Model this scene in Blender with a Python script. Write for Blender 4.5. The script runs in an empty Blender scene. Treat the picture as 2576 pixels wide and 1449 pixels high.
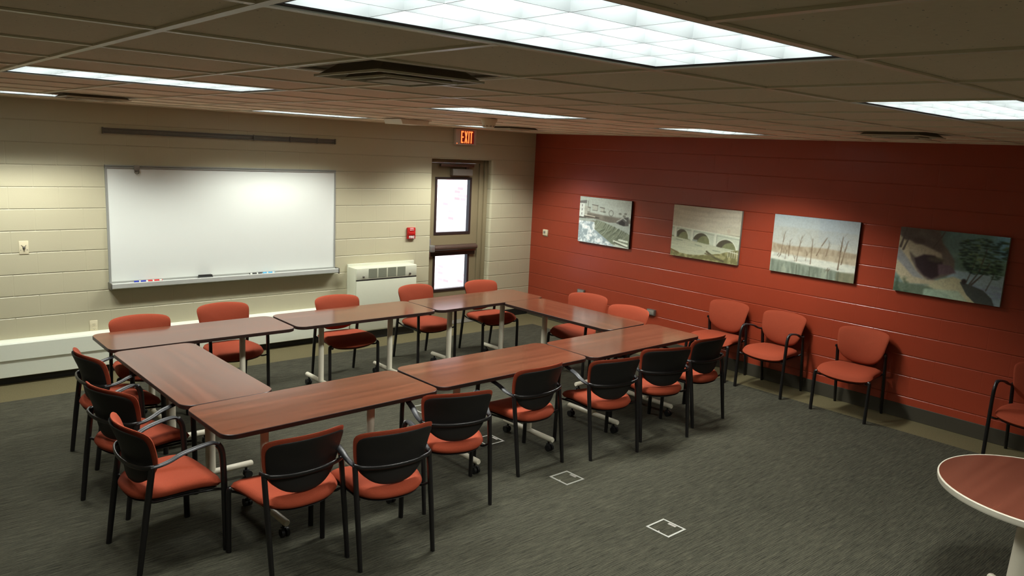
import bpy, bmesh, math, random
import numpy as np
from mathutils import Vector, Matrix
random.seed(7)
PI = math.pi
sc = bpy.context.scene
COL = sc.collection

# ------------------------------------------------------------------ helpers
def lin(c):
    return c / 12.92 if c <= 0.04045 else ((c + 0.055) / 1.055) ** 2.4
def rgb(r, g, b):
    return (lin(r / 255), lin(g / 255), lin(b / 255), 1.0)

def new_mat(name):
    m = bpy.data.materials.new(name)
    m.use_nodes = True
    nt = m.node_tree
    b = nt.nodes['Principled BSDF']
    return m, nt, b

def simple(name, col, rough=0.5, metal=0.0, noise=0.0, nscale=40.0, bump=0.0, coat=0.0, spec=0.5):
    """principled with a faint procedural variation"""
    m, nt, b = new_mat(name)
    b.inputs['Roughness'].default_value = rough
    b.inputs['Metallic'].default_value = metal
    b.inputs['Specular IOR Level'].default_value = spec
    b.inputs['Coat Weight'].default_value = coat
    tc = nt.nodes.new('ShaderNodeTexCoord')
    n = nt.nodes.new('ShaderNodeTexNoise')
    n.inputs['Scale'].default_value = nscale
    n.inputs['Detail'].default_value = 3
    nt.links.new(tc.outputs['Object'], n.inputs['Vector'])
    r = nt.nodes.new('ShaderNodeMix'); r.data_type = 'RGBA'
    a = tuple(max(0, c * (1 - noise)) for c in col[:3]) + (1,)
    d = tuple(c * (1 + noise) for c in col[:3]) + (1,)
    r.inputs['A'].default_value = a
    r.inputs['B'].default_value = d
    nt.links.new(n.outputs['Fac'], r.inputs['Factor'])
    nt.links.new(r.outputs['Result'], b.inputs['Base Color'])
    if bump:
        bp = nt.nodes.new('ShaderNodeBump')
        bp.inputs['Strength'].default_value = bump
        bp.inputs['Distance'].default_value = 0.002
        nt.links.new(n.outputs['Fac'], bp.inputs['Height'])
        nt.links.new(bp.outputs['Normal'], b.inputs['Normal'])
    return m

def math_node(nt, op, a, b=None, c=None):
    n = nt.nodes.new('ShaderNodeMath'); n.operation = op
    for i, v in enumerate((a, b, c)):
        if v is None: continue
        if isinstance(v, (int, float)): n.inputs[i].default_value = v
        else: nt.links.new(v, n.inputs[i])
    return n.outputs[0]

def mixc(nt, fac, a, b, mode='MIX'):
    n = nt.nodes.new('ShaderNodeMix'); n.data_type = 'RGBA'; n.blend_type = mode
    for k, v in (('Factor', fac), ('A', a), ('B', b)):
        if isinstance(v, (int, float)): n.inputs[k].default_value = v
        elif isinstance(v, tuple): n.inputs[k].default_value = v
        else: nt.links.new(v, n.inputs[k])
    return n.outputs['Result']

def pos_xyz(nt):
    g = nt.nodes.new('ShaderNodeNewGeometry')
    s = nt.nodes.new('ShaderNodeSeparateXYZ')
    nt.links.new(g.outputs['Position'], s.inputs[0])
    return s.outputs[0], s.outputs[1], s.outputs[2]

def comb(nt, x, y, z):
    n = nt.nodes.new('ShaderNodeCombineXYZ')
    for i, v in enumerate((x, y, z)):
        if isinstance(v, (int, float)): n.inputs[i].default_value = v
        else: nt.links.new(v, n.inputs[i])
    return n.outputs[0]

BLK = 0.2032
Z0 = 0.0125
def block_wall(name, col, along, rough, strength=0.7, var=0.06, spec=0.5):
    """painted concrete block, running bond, 16 x 8 inch, in world coordinates"""
    m, nt, b = new_mat(name)
    x, y, z = pos_xyz(nt)
    u = x if along == 'x' else y
    u = math_node(nt, 'ADD', u, 40 * BLK + BLK)
    v = math_node(nt, 'SUBTRACT', z, Z0)
    vec = comb(nt, u, v, 0.0)
    br = nt.nodes.new('ShaderNodeTexBrick')
    br.offset = 0.5; br.offset_frequency = 2
    br.inputs['Scale'].default_value = 1.0
    br.inputs['Mortar Size'].default_value = 0.0075
    br.inputs['Mortar Smooth'].default_value = 0.9
    br.inputs['Brick Width'].default_value = 2 * BLK
    br.inputs['Row Height'].default_value = BLK
    nt.links.new(vec, br.inputs['Vector'])
    # vertical joints are filled flatter than the bed joints
    fr = math_node(nt, 'FRACT', math_node(nt, 'DIVIDE', v, BLK))
    edge = math_node(nt, 'ABSOLUTE', math_node(nt, 'SUBTRACT', fr, 0.5))
    bed = math_node(nt, 'GREATER_THAN', edge, 0.46)
    amp = math_node(nt, 'MULTIPLY_ADD', bed, 0.86, 0.14)
    groove = math_node(nt, 'MULTIPLY', br.outputs['Fac'], amp)
    n = nt.nodes.new('ShaderNodeTexNoise'); n.inputs['Scale'].default_value = 2.2; n.inputs['Detail'].default_value = 4
    g = nt.nodes.new('ShaderNodeNewGeometry'); nt.links.new(g.outputs['Position'], n.inputs['Vector'])
    n2 = nt.nodes.new('ShaderNodeTexNoise'); n2.inputs['Scale'].default_value = 160; n2.inputs['Detail'].default_value = 3
    nt.links.new(g.outputs['Position'], n2.inputs['Vector'])
    c0 = tuple(c * (1 - var) for c in col[:3]) + (1,)
    c1 = tuple(c * (1 + var) for c in col[:3]) + (1,)
    base = mixc(nt, n.outputs['Fac'], c0, c1)
    dk = tuple(c * 0.72 for c in col[:3]) + (1,)
    base = mixc(nt, math_node(nt, 'MULTIPLY', groove, 0.25), base, dk)  # joints darkened in the colour, painted-in shade of the grooves
    nt.links.new(base, b.inputs['Base Color'])
    b.inputs['Roughness'].default_value = rough
    b.inputs['Specular IOR Level'].default_value = spec
    h = math_node(nt, 'SUBTRACT', math_node(nt, 'MULTIPLY', n2.outputs['Fac'], 0.10), groove)
    bp = nt.nodes.new('ShaderNodeBump'); bp.inputs['Strength'].default_value = strength
    bp.inputs['Distance'].default_value = 0.006
    nt.links.new(h, bp.inputs['Height']); nt.links.new(bp.outputs['Normal'], b.inputs['Normal'])
    return m

def laminate(name, ca, cb, rough, axis='X', coat=0.0):
    """wood-grain laminate: streaks along the object's own long axis"""
    m, nt, b = new_mat(name)
    tc = nt.nodes.new('ShaderNodeTexCoord')
    mp = nt.nodes.new('ShaderNodeMapping')
    mp.inputs['Scale'].default_value = (0.7, 13, 1) if axis == 'X' else (13, 0.7, 1)
    nt.links.new(tc.outputs['Object'], mp.inputs['Vector'])
    n = nt.nodes.new('ShaderNodeTexNoise'); n.inputs['Scale'].default_value = 1.2
    n.inputs['Detail'].default_value = 4; n.inputs['Roughness'].default_value = 0.55; n.inputs['Distortion'].default_value = 0.0
    nt.links.new(mp.outputs[0], n.inputs['Vector'])
    mp2 = nt.nodes.new('ShaderNodeMapping')
    mp2.inputs['Scale'].default_value = (6, 220, 1) if axis == 'X' else (220, 6, 1)
    nt.links.new(tc.outputs['Object'], mp2.inputs['Vector'])
    n2 = nt.nodes.new('ShaderNodeTexNoise'); n2.inputs['Scale'].default_value = 1.0; n2.inputs['Detail'].default_value = 2
    nt.links.new(mp2.outputs[0], n2.inputs['Vector'])
    f = math_node(nt, 'ADD', math_node(nt, 'MULTIPLY', n.outputs['Fac'], 0.8), math_node(nt, 'MULTIPLY', n2.outputs['Fac'], 0.10))
    cr = nt.nodes.new('ShaderNodeValToRGB')
    cr.color_ramp.elements[0].position = 0.33; cr.color_ramp.elements[0].color = ca
    cr.color_ramp.elements[1].position = 0.70; cr.color_ramp.elements[1].color = cb
    nt.links.new(f, cr.inputs[0])
    nt.links.new(cr.outputs[0], b.inputs['Base Color'])
    b.inputs['Roughness'].default_value = rough
    b.inputs['Coat Weight'].default_value = coat
    b.inputs['Specular IOR Level'].default_value = 0.8
    return m

def emission(name, col, strength):
    m = bpy.data.materials.new(name); m.use_nodes = True
    nt = m.node_tree; nt.nodes.clear()
    e = nt.nodes.new('ShaderNodeEmission'); o = nt.nodes.new('ShaderNodeOutputMaterial')
    e.inputs[0].default_value = col; e.inputs[1].default_value = strength
    nt.links.new(e.outputs[0], o.inputs[0])
    return m

# ------------------------------------------------------------------ mesh tools
def finish(name, bm, mat, parent=None, smooth=40, loc=None):
    bmesh.ops.recalc_face_normals(bm, faces=bm.faces)
    me = bpy.data.meshes.new(name)
    bm.to_mesh(me); bm.free()
    if smooth:
        me.polygons.foreach_set('use_smooth', [True] * len(me.polygons))
        me.set_sharp_from_angle(angle=math.radians(smooth))
    me.materials.append(mat)
    o = bpy.data.objects.new(name, me)
    COL.objects.link(o)
    if parent is not None: o.parent = parent
    if loc is not None: o.location = loc
    return o

def tag(o, label, cat, group=None):
    o['label'] = label; o['category'] = cat
    if group: o['group'] = group
    return o

def structure(o):
    o['kind'] = 'structure'; return o

def empty(name, loc, rz=0.0):
    o = bpy.data.objects.new(name, None); COL.objects.link(o)
    o.location = loc; o.rotation_euler = (0, 0, rz); o.empty_display_size = 0.1
    return o

def copy_tree(o, parent=None):
    c = o.copy(); COL.objects.link(c)
    if parent is not None: c.parent = parent
    for ch in list(o.children): copy_tree(ch, c)
    return c

def box(bm, x0, x1, y0, y1, z0, z1, bev=0.0, seg=2):
    r = bmesh.ops.create_cube(bm, size=1.0)
    vs = r['verts']
    for v in vs:
        v.co = Vector(((x0 + x1) / 2 + v.co.x * (x1 - x0), (y0 + y1) / 2 + v.co.y * (y1 - y0), (z0 + z1) / 2 + v.co.z * (z1 - z0)))
    if bev > 0:
        es = list({e for v in vs for e in v.link_edges})
        bmesh.ops.bevel(bm, geom=es, offset=bev, segments=seg, affect='EDGES', profile=0.5)
    return vs

def prism(bm, pts, axis, a, b):
    """extrude a closed 2D outline along an axis: 'x' pts=(y,z), 'y' pts=(x,z), 'z' pts=(x,y)"""
    def P(p, t):
        return {'x': (t, p[0], p[1]), 'y': (p[0], t, p[1]), 'z': (p[0], p[1], t)}[axis]
    A = [bm.verts.new(P(p, a)) for p in pts]; B = [bm.verts.new(P(p, b)) for p in pts]
    n = len(pts)
    bm.faces.new(A); bm.faces.new(list(reversed(B)))
    for i in range(n):
        bm.faces.new((A[i], A[(i + 1) % n], B[(i + 1) % n], B[i]))

def rrect(w, h, r, n=8):
    """rounded rectangle outline centred at 0"""
    out = []
    for cx, cy, a0 in ((w / 2 - r, h / 2 - r, 0), (-w / 2 + r, h / 2 - r, PI / 2), (-w / 2 + r, -h / 2 + r, PI), (w / 2 - r, -h / 2 + r, 1.5 * PI)):
        for i in range(n + 1):
            a = a0 + PI / 2 * i / n
            out.append((cx + r * math.cos(a), cy + r * math.sin(a)))
    return out

def catmull(pts, per=6):
    P = [Vector(p) for p in pts]
    P = [2 * P[0] - P[1]] + P + [2 * P[-1] - P[-2]]
    out = []
    for i in range(1, len(P) - 2):
        p0, p1, p2, p3 = P[i - 1:i + 3]
        for k in range(per):
            t = k / per
            out.append(0.5 * ((2 * p1) + (p2 - p0) * t + (2 * p0 - 5 * p1 + 4 * p2 - p3) * t * t + (3 * p1 - p0 - 3 * p2 + p3) * t ** 3))
    out.append(P[-2])
    return out

def tube(bm, pts, ra, rb, ref=(0, 0, 1), n=10, scale=None):
    """elliptical tube along pts; ra is the radius along ref (made perpendicular to the path), rb across it"""
    pts = [Vector(p) for p in pts]; ref = Vector(ref)
    rings = []
    for i, p in enumerate(pts):
        t = (pts[min(i + 1, len(pts) - 1)] - pts[max(i - 1, 0)]).normalized()
        a = ref - t * ref.dot(t)
        if a.length < 1e-3:
            a = Vector((1, 0, 0)) - t * t.x
        a.normalize(); b = t.cross(a)
        sx = 1.0 if scale is None else scale[i]
        va = ra[i] if isinstance(ra, (list, tuple)) else ra
        vb = rb[i] if isinstance(rb, (list, tuple)) else rb
        rings.append([bm.verts.new(p + a * (va * sx * math.cos(2 * PI * k / n)) + b * (vb * sx * math.sin(2 * PI * k / n))) for k in range(n)])
    for i in range(len(rings) - 1):
        for k in range(n):
            bm.faces.new((rings[i][k], rings[i][(k + 1) % n], rings[i + 1][(k + 1) % n], rings[i + 1][k]))
    bm.faces.new(list(reversed(rings[0]))); bm.faces.new(rings[-1])

def lathe(bm, prof, n=32, c=(0, 0, 0)):
    """spin a (radius, z) profile about z"""
    rings = []
    for r, z in prof:
        if r < 1e-5: rings.append([bm.verts.new((c[0], c[1], c[2] + z))])
        else: rings.append([bm.verts.new((c[0] + r * math.cos(2 * PI * k / n), c[1] + r * math.sin(2 * PI * k / n), c[2] + z)) for k in range(n)])
    for A, B in zip(rings[:-1], rings[1:]):
        for k in range(n):
            if len(A) == 1 and len(B) == 1: continue
            if len(A) == 1: bm.faces.new((A[0], B[k], B[(k + 1) % n]))
            elif len(B) == 1: bm.faces.new((A[k], A[(k + 1) % n], B[0]))
            else: bm.faces.new((A[k], A[(k + 1) % n], B[(k + 1) % n], B[k]))
    if len(rings[0]) > 1: bm.faces.new(rings[0])
    if len(rings[-1]) > 1: bm.faces.new(list(reversed(rings[-1])))

def frame2d(bm, w, h, t, axis_pts, d0, d1):
    """rectangular picture-frame ring; axis_pts maps (u, v, d) to a point; d0..d1 is its depth"""
    o = [(-w / 2, -h / 2), (w / 2, -h / 2), (w / 2, h / 2), (-w / 2, h / 2)]
    i = [(-w / 2 + t, -h / 2 + t), (w / 2 - t, -h / 2 + t), (w / 2 - t, h / 2 - t), (-w / 2 + t, h / 2 - t)]
    R = []
    for pts, d in ((o, d0), (i, d0), (i, d1), (o, d1)):
        R.append([bm.verts.new(axis_pts(p[0], p[1], d)) for p in pts])
    for a in range(4):
        A, B = R[a], R[(a + 1) % 4]
        for k in range(4):
            bm.faces.new((A[k], A[(k + 1) % 4], B[(k + 1) % 4], B[k]))

# ------------------------------------------------------------------ camera (solved from the block courses, ceiling grid and picture sizes)
F_PX = 1951.666
yaw, pitch, roll = 0.7261318, 0.1751009, 0.0490240
fwd = Vector((math.sin(yaw) * math.cos(pitch), math.cos(yaw) * math.cos(pitch), -math.sin(pitch)))
rgt = Vector((math.cos(yaw), -math.sin(yaw), 0)); up = rgt.cross(fwd)
r2 = math.cos(roll) * rgt + math.sin(roll) * up
u2 = -math.sin(roll) * rgt + math.cos(roll) * up
cam = bpy.data.cameras.new('camera'); cam.sensor_fit = 'HORIZONTAL'; cam.sensor_width = 36
cam.lens = 36 * F_PX / 2576; cam.clip_start = 0.05; cam.clip_end = 200
co = bpy.data.objects.new('camera', cam); COL.objects.link(co)
co.matrix_world = Matrix(((r2.x, u2.x, -fwd.x, -7.72972), (r2.y, u2.y, -fwd.y, -8.34086), (r2.z, u2.z, -fwd.z, 2.38638), (0, 0, 0, 1)))
sc.camera = co

# ------------------------------------------------------------------ materials
BEIGE = rgb(196, 186, 152)
M = {}
M['beige'] = block_wall('beige_block_paint', rgb(192, 186, 158), 'x', 0.36, 0.75, 0.03, 0.5)
M['red'] = block_wall('red_block_paint', rgb(154, 62, 39), 'y', 0.31, 0.65, 0.05, 0.5)
M['beige_y'] = block_wall('beige_block_paint_side', rgb(192, 186, 158), 'y', 0.5, 0.75, 0.03, 0.4)
M['orange'] = simple('orange_upholstery', rgb(146, 63, 39), 0.85, noise=0.22, nscale=260, bump=0.35, spec=0.25)
M['black'] = simple('black_satin_metal', rgb(22, 20, 20), 0.33, noise=0.1, spec=0.5)
M['shell'] = simple('black_moulded_plastic', rgb(24, 22, 20), 0.55, noise=0.08, nscale=300, spec=0.4)
M['armpad'] = simple('dark_grey_arm_plastic', rgb(38, 39, 42), 0.42, noise=0.06, nscale=200)
M['lam'] = laminate('mahogany_laminate', rgb(88, 53, 38), rgb(122, 73, 53), 0.14, 'X', 0.0)
M['edge'] = simple('dark_brown_edge_band', rgb(40, 24, 20), 0.4, noise=0.1)
M['cream'] = simple('cream_powder_coat', rgb(214, 208, 188), 0.38, noise=0.03)
M['caster'] = simple('black_rubber', rgb(18, 18, 18), 0.5, noise=0.1)
M['darksteel'] = simple('dark_under_frame', rgb(40, 36, 34), 0.5, noise=0.1)
M['white'] = simple('white_enamel', rgb(226, 228, 216), 0.4, noise=0.02)
M['ac'] = simple('off_white_enamel', rgb(216, 218, 197), 0.42, noise=0.02)
M['heater'] = simple('heater_enamel', rgb(224, 228, 212), 0.42, noise=0.02)
M['whiteboard'] = simple('whiteboard_surface', rgb(226, 230, 224), 0.24, noise=0.01, nscale=3, coat=0.2)
M['alu'] = simple('brushed_aluminium', rgb(176, 178, 174), 0.38, metal=0.75, noise=0.06, nscale=80)
M['rim'] = simple('worn_metal_rim', rgb(158, 158, 150), 0.45, metal=0.2, noise=0.05)
M['silver'] = simple('silver_board_frame', rgb(160, 162, 156), 0.42, metal=0.2, noise=0.04)
M['tray'] = simple('satin_tray_aluminium', rgb(206, 209, 203), 0.4, metal=0.15, noise=0.03)
M['alu_dark'] = simple('dull_grey_aluminium', rgb(120, 118, 110), 0.45, metal=0.6, noise=0.08, nscale=60)
M['black_rub'] = simple('black_vinyl_base', rgb(26, 25, 22), 0.5, noise=0.1)
M['cove'] = simple('grey_vinyl_cove_base', rgb(62, 58, 47), 0.5, noise=0.08, nscale=20)
M['doorpaint'] = simple('taupe_door_paint', rgb(138, 126, 98), 0.42, noise=0.03)
M['bronze'] = simple('dark_bronze_trim', rgb(50, 38, 36), 0.4, noise=0.08)
M['bar'] = simple('brown_push_bar', rgb(112, 92, 82), 0.34, metal=0.55, noise=0.06)
M['grey'] = simple('grey_metal_paint', rgb(150, 146, 138), 0.4, metal=0.3, noise=0.04)
M['ivory'] = simple('ivory_plastic', rgb(224, 214, 182), 0.4, noise=0.02)
M['firered'] = simple('fire_alarm_red', rgb(178, 34, 30), 0.35, noise=0.04)
M['whiteink'] = simple('white_lettering', rgb(236, 226, 220), 0.5, noise=0.02)
M['bluecap'] = simple('blue_marker_plastic', rgb(40, 60, 170), 0.35, noise=0.04)
M['redcap'] = simple('red_marker_plastic', rgb(206, 44, 44), 0.35, noise=0.04)
M['cyancap'] = simple('light_blue_marker_plastic', rgb(90, 175, 220), 0.35, noise=0.04)
M['darkfelt'] = simple('charcoal_felt', rgb(58, 60, 58), 0.8, noise=0.15, nscale=300)
M['grille'] = simple('grey_green_mesh', rgb(146, 150, 132), 0.6, noise=0.2, nscale=500)
M['vent'] = simple('brown_grey_vent_paint', rgb(196, 184, 164), 0.5, noise=0.06)
M['vent_dark'] = simple('darker_vent_interior', rgb(160, 151, 134), 0.6, noise=0.1)  # darker tone for vent cones and small openings
M['roundlam'] = laminate('red_mahogany_laminate', rgb(96, 53, 40), rgb(112, 64, 49), 0.25, 'X', 0.0)
M['creamedge'] = simple('cream_vinyl_edge', rgb(206, 201, 184), 0.35, noise=0.03)
M['tbar'] = simple('ceiling_grid_paint', rgb(240, 234, 214), 0.35, noise=0.03)
M['louver'] = simple('satin_aluminium_louver', rgb(176, 181, 182), 0.5, noise=0.01, spec=0.1)
M['gap_shade'] = simple('fixture_shadow_gap', rgb(20, 18, 18), 0.6, noise=0.05)
M['tube'] = emission('fluorescent_panel', (0.97, 1.0, 0.96, 1), 11.5)
M['exit_glow'] = emission('exit_letters_glow', (1.0, 0.17, 0.04, 1), 2.0)
M['exit_red'] = emission('exit_red_glow', (1.0, 0.07, 0.04, 1), 0.10)
M['exit_face'] = simple('exit_housing_plastic', rgb(206, 192, 180), 0.4, noise=0.02)

# ceiling tile: beige-grey mineral fibre with fissures
m, nt, b = new_mat('mineral_fibre_tile')
g = nt.nodes.new('ShaderNodeNewGeometry')
n1 = nt.nodes.new('ShaderNodeTexNoise'); n1.inputs['Scale'].default_value = 45; n1.inputs['Detail'].default_value = 4
n2 = nt.nodes.new('ShaderNodeTexVoronoi'); n2.inputs['Scale'].default_value = 55
nt.links.new(g.outputs['Position'], n1.inputs['Vector']); nt.links.new(g.outputs['Position'], n2.inputs['Vector'])
pit = math_node(nt, 'LESS_THAN', n2.outputs['Distance'], 0.13)
pit = math_node(nt, 'MULTIPLY', pit, math_node(nt, 'GREATER_THAN', n1.outputs['Fac'], 0.56))
bc = mixc(nt, n1.outputs['Fac'], rgb(240, 222, 198), rgb(250, 234, 210))
bc = mixc(nt, math_node(nt, 'MULTIPLY', pit, 0.8), bc, rgb(60, 48, 36))
nt.links.new(bc, b.inputs['Base Color']); b.inputs['Roughness'].default_value = 0.9
b.inputs['Specular IOR Level'].default_value = 0.1
M['tile'] = m

# carpet: grey-green streaked tiles inside an olive border
m, nt, b = new_mat('streaked_carpet')
x, y, z = pos_xyz(nt)
def streak(sx, sy, scale, detail, w):
    n = nt.nodes.new('ShaderNodeTexNoise'); n.noise_dimensions = '3D'
    n.inputs['Scale'].default_value = scale; n.inputs['Detail'].default_value = detail
    n.inputs['Roughness'].default_value = 0.6
    nt.links.new(comb(nt, math_node(nt, 'MULTIPLY', x, sx), math_node(nt, 'MULTIPLY', y, sy), w), n.inputs['Vector'])
    return n.outputs['Fac']
s1 = streak(3.5, 80, 1.0, 3, 0.0)
s2 = streak(9.0, 170, 1.0, 2, 5.0)
s3 = streak(0.6, 0.6, 1.0, 2, 9.0)
s4 = streak(60, 160, 1.0, 2, 3.0)
wv = math_node(nt, 'SINE', math_node(nt, 'MULTIPLY', y, 2 * PI / 0.0125))
f = math_node(nt, 'ADD', math_node(nt, 'MULTIPLY', s1, 0.42), math_node(nt, 'MULTIPLY', s2, 0.62))
f = math_node(nt, 'ADD', f, math_node(nt, 'MULTIPLY', s4, 0.25))
f = math_node(nt, 'ADD', f, math_node(nt, 'MULTIPLY', s3, 0.2))
f = math_node(nt, 'ADD', f, math_node(nt, 'MULTIPLY', wv, 0.05))
cr = nt.nodes.new('ShaderNodeValToRGB')
cr.color_ramp.elements[0].position = 0.60; cr.color_ramp.elements[0].color = rgb(42, 41, 34)
cr.color_ramp.elements[1].position = 0.98; cr.color_ramp.elements[1].color = rgb(86, 83, 69)
e = cr.color_ramp.elements.new(0.78); e.color = rgb(67, 66, 55)
nt.links.new(f, cr.inputs[0])
fine = streak(90, 90, 1.0, 3, 2.0)
bord = mixc(nt, fine, rgb(84, 78, 56), rgb(112, 104, 76))
inner = math_node(nt, 'MULTIPLY', math_node(nt, 'LESS_THAN', y, -0.565), math_node(nt, 'LESS_THAN', x, -0.405))
colr = mixc(nt, inner, bord, cr.outputs[0])
nt.links.new(colr, b.inputs['Base Color']); b.inputs['Roughness'].default_value = 0.95
b.inputs['Specular IOR Level'].default_value = 0.12
bp = nt.nodes.new('ShaderNodeBump'); bp.inputs['Strength'].default_value = 0.4; bp.inputs['Distance'].default_value = 0.004
nt.links.new(math_node(nt, 'ADD', f, fine), bp.inputs['Height']); nt.links.new(bp.outputs['Normal'], b.inputs['Normal'])
M['carpet'] = m

# clear glazing that lets daylight straight through
m = bpy.data.materials.new('clear_glass'); m.use_nodes = True
nt = m.node_tree; nt.nodes.clear()
t = nt.nodes.new('ShaderNodeBsdfTransparent'); gl = nt.nodes.new('ShaderNodeBsdfGlossy'); gl.inputs['Roughness'].default_value = 0.03
t.inputs[0].default_value = (0.95, 0.97, 0.98, 1)
mx = nt.nodes.new('ShaderNodeMixShader'); fr = nt.nodes.new('ShaderNodeFresnel'); fr.inputs[0].default_value = 1.3
o = nt.nodes.new('ShaderNodeOutputMaterial')
nt.links.new(fr.outputs[0], mx.inputs[0]); nt.links.new(t.outputs[0], mx.inputs[1]); nt.links.new(gl.outputs[0], mx.inputs[2])
nt.links.new(mx.outputs[0], o.inputs[0])
M['glass'] = m

# sun-struck pale brick outside the door
m, nt, b = new_mat('pale_outdoor_brick')
x, y, z = pos_xyz(nt)
br = nt.nodes.new('ShaderNodeTexBrick'); br.offset = 0.5
nt.links.new(comb(nt, y, z, 0.0), br.inputs['Vector'])
br.inputs['Scale'].default_value = 1.0; br.inputs['Brick Width'].default_value = 0.24; br.inputs['Row Height'].default_value = 0.085
br.inputs['Mortar Size'].default_value = 0.010; br.inputs['Bias'].default_value = -0.42
br.inputs['Color1'].default_value = (0.86, 0.84, 0.82, 1); br.inputs['Color2'].default_value = (0.85, 0.05, 0.09, 1)
br.inputs['Mortar'].default_value = (0.86, 0.85, 0.84, 1)
nt.links.new(br.outputs['Color'], b.inputs['Base Color']); b.inputs['Roughness'].default_value = 0.9
M['brick'] = m
M['concrete'] = simple('outdoor_concrete', rgb(190, 188, 182), 0.9, noise=0.08, nscale=6)

# ------------------------------------------------------------------ room shell
XL, YF, H = -9.75, -10.2, 2.6425
OX0, OX1, OZ = -1.815, -0.80, 2.236          # door opening in the beige wall

bm = bmesh.new(); box(bm, XL - 0.2, 0.2, YF - 0.2, 0.3, -0.12, 0.0)
structure(finish('floor', bm, M['carpet'], smooth=0))

bm = bmesh.new()
box(bm, XL - 0.2, OX0, 0, 0.24, 0, 2.8)
box(bm, OX0, OX1 + 0.03, 0, 0.24, OZ, 2.8)
R = 0.03
arc = [(OX1 + R - R * math.sin(a), R - R * math.cos(a)) for a in [PI / 2 * i / 8 for i in range(9)]]
prism(bm, arc + [(OX1, 0.24), (0.2, 0.24), (0.2, 0)], 'z', 0, 2.8)
structure(finish('wall_back', bm, M['beige'], smooth=30))

bm = bmesh.new(); box(bm, 0, 0.2, YF - 0.2, 0, 0, 2.8)
structure(finish('wall_right', bm, M['red'], smooth=0))
bm = bmesh.new(); box(bm, XL - 0.2, XL, YF - 0.2, 0, 0, 2.8)
structure(finish('wall_left', bm, M['beige_y'], smooth=0))
bm = bmesh.new(); box(bm, XL, 0, YF - 0.2, YF, 0, 2.8)
structure(finish('wall_front', bm, M['beige'], smooth=0))

# ceiling grid, 2 x 2 ft
GS, GX0, GY0 = 0.60967, -7.06606, -7.41851
def gx(i): return GX0 + GS * i
def gy(k): return GY0 + GS * k
LIGHTS = [(0, 0), (4, 0), (0, 5), (4, 5), (8, 5), (0, 10), (4, 10), (8, 10)]
VENTS = [(1, 2), (1, 9), (8, 2), (8, 9)]
holes = set()
for i, k in LIGHTS: holes |= {(i, k), (i + 1, k)}
holes |= set(VENTS)
bm = bmesh.new()
for i in range(-5, 13):
    for k in range(-6, 14):
        if (i, k) in holes: continue
        x0, x1 = max(gx(i), XL), min(gx(i + 1), 0); y0, y1 = max(gy(k), YF), min(gy(k + 1), 0)
        if x1 - x0 < 0.002 or y1 - y0 < 0.002: continue
        s = 0.0
        vs = [bm.verts.new(p) for p in ((x0, y0, H + 0.006), (x1, y0, H + 0.006), (x1, y1, H + 0.006), (x0, y1, H + 0.006))]
        vt = [bm.verts.new((v.co.x, v.co.y, H + 0.022)) for v in vs]
        bm.faces.new(vs); bm.faces.new(list(reversed(vt)))
        for a in range(4): bm.faces.new((vs[a], vs[(a + 1) % 4], vt[(a + 1) % 4], vt[a]))
structure(finish('ceiling', bm, M['tile'], smooth=0))
bm = bmesh.new()
for i in range(-5, 13):
    if not (XL < gx(i) < 0): continue
    for k in range(-6, 14):
        y0, y1 = max(gy(k), YF), min(gy(k + 1), 0)
        if y1 - y0 < 0.002 or (i - 1, k) in LIGHTS: continue
        box(bm, gx(i) - 0.012, gx(i) + 0.012, y0, y1, H - 0.001, H + 0.006)
for k in range(-6, 14):
    if YF < gy(k) < 0: box(bm, XL, 0, gy(k) - 0.012, gy(k) + 0.012, H - 0.0004, H + 0.0055)
box(bm, XL, 0, -0.022, 0, H - 0.0008, H + 0.0058); box(bm, -0.022, 0, YF, 0, H - 0.0012, H + 0.0052)
structure(finish('trim_1', bm, M['tbar'], smooth=0))

# baseboards
bm = bmesh.new(); box(bm, -0.008, 0, YF, -0.008, 0, 0.14, 0.003)
structure(finish('baseboard_right', bm, M['cove'], smooth=0))
bm = bmesh.new(); box(bm, XL, -3.04, -0.008, 0, 0, 0.10, 0.002); box(bm, -2.13, OX0, -0.008, 0, 0, 0.10, 0.002); box(bm, OX1 + 0.03, -0.008, -0.008, 0, 0, 0.10, 0.002)
structure(finish('baseboard_back', bm, M['black_rub'], smooth=0))

# ------------------------------------------------------------------ the exit door
door = empty('door_1', (0, 0, 0)); structure(door)
bm = bmesh.new()
for x0, x1 in ((OX1 - 0.127, OX1 - 0.004), (OX0 + 0.002, OX0 + 0.022)):
    box(bm, x0, x1, 0.105, 0.2, 0.0, OZ - 0.002, 0.003)
box(bm, OX1 - 0.06, OX1 - 0.004, 0.075, 0.11, 0.0, OZ - 0.002, 0.003)
box(bm, OX0 + 0.022, OX1 - 0.127, 0.105, 0.2, 2.185, OZ - 0.002, 0.003)
finish('door_frame', bm, M['doorpaint'], door, 30)
LX0, LX1 = OX0 + 0.024, OX1 - 0.13
W1 = (-1.665, -1.05, 1.222, 1.996); W2 = (-1.665, -1.05, 0.44, 0.992)
bm = bmesh.new()
ly0, ly1 = 0.125, 0.17
box(bm, LX0, W1[0] + 0.01, ly0, ly1, 0.012, 2.183); box(bm, W1[1] - 0.01, LX1, ly0, ly1, 0.012, 2.183)
for a, b_ in ((0.012, W2[2] + 0.01), (W2[3] - 0.01, W1[2] + 0.01), (W1[3] - 0.01, 2.183)):
    box(bm, W1[0] + 0.01, W1[1] - 0.01, ly0, ly1, a, b_)
leaf = finish('door_leaf', bm, M['doorpaint'], door, 0)
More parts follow.
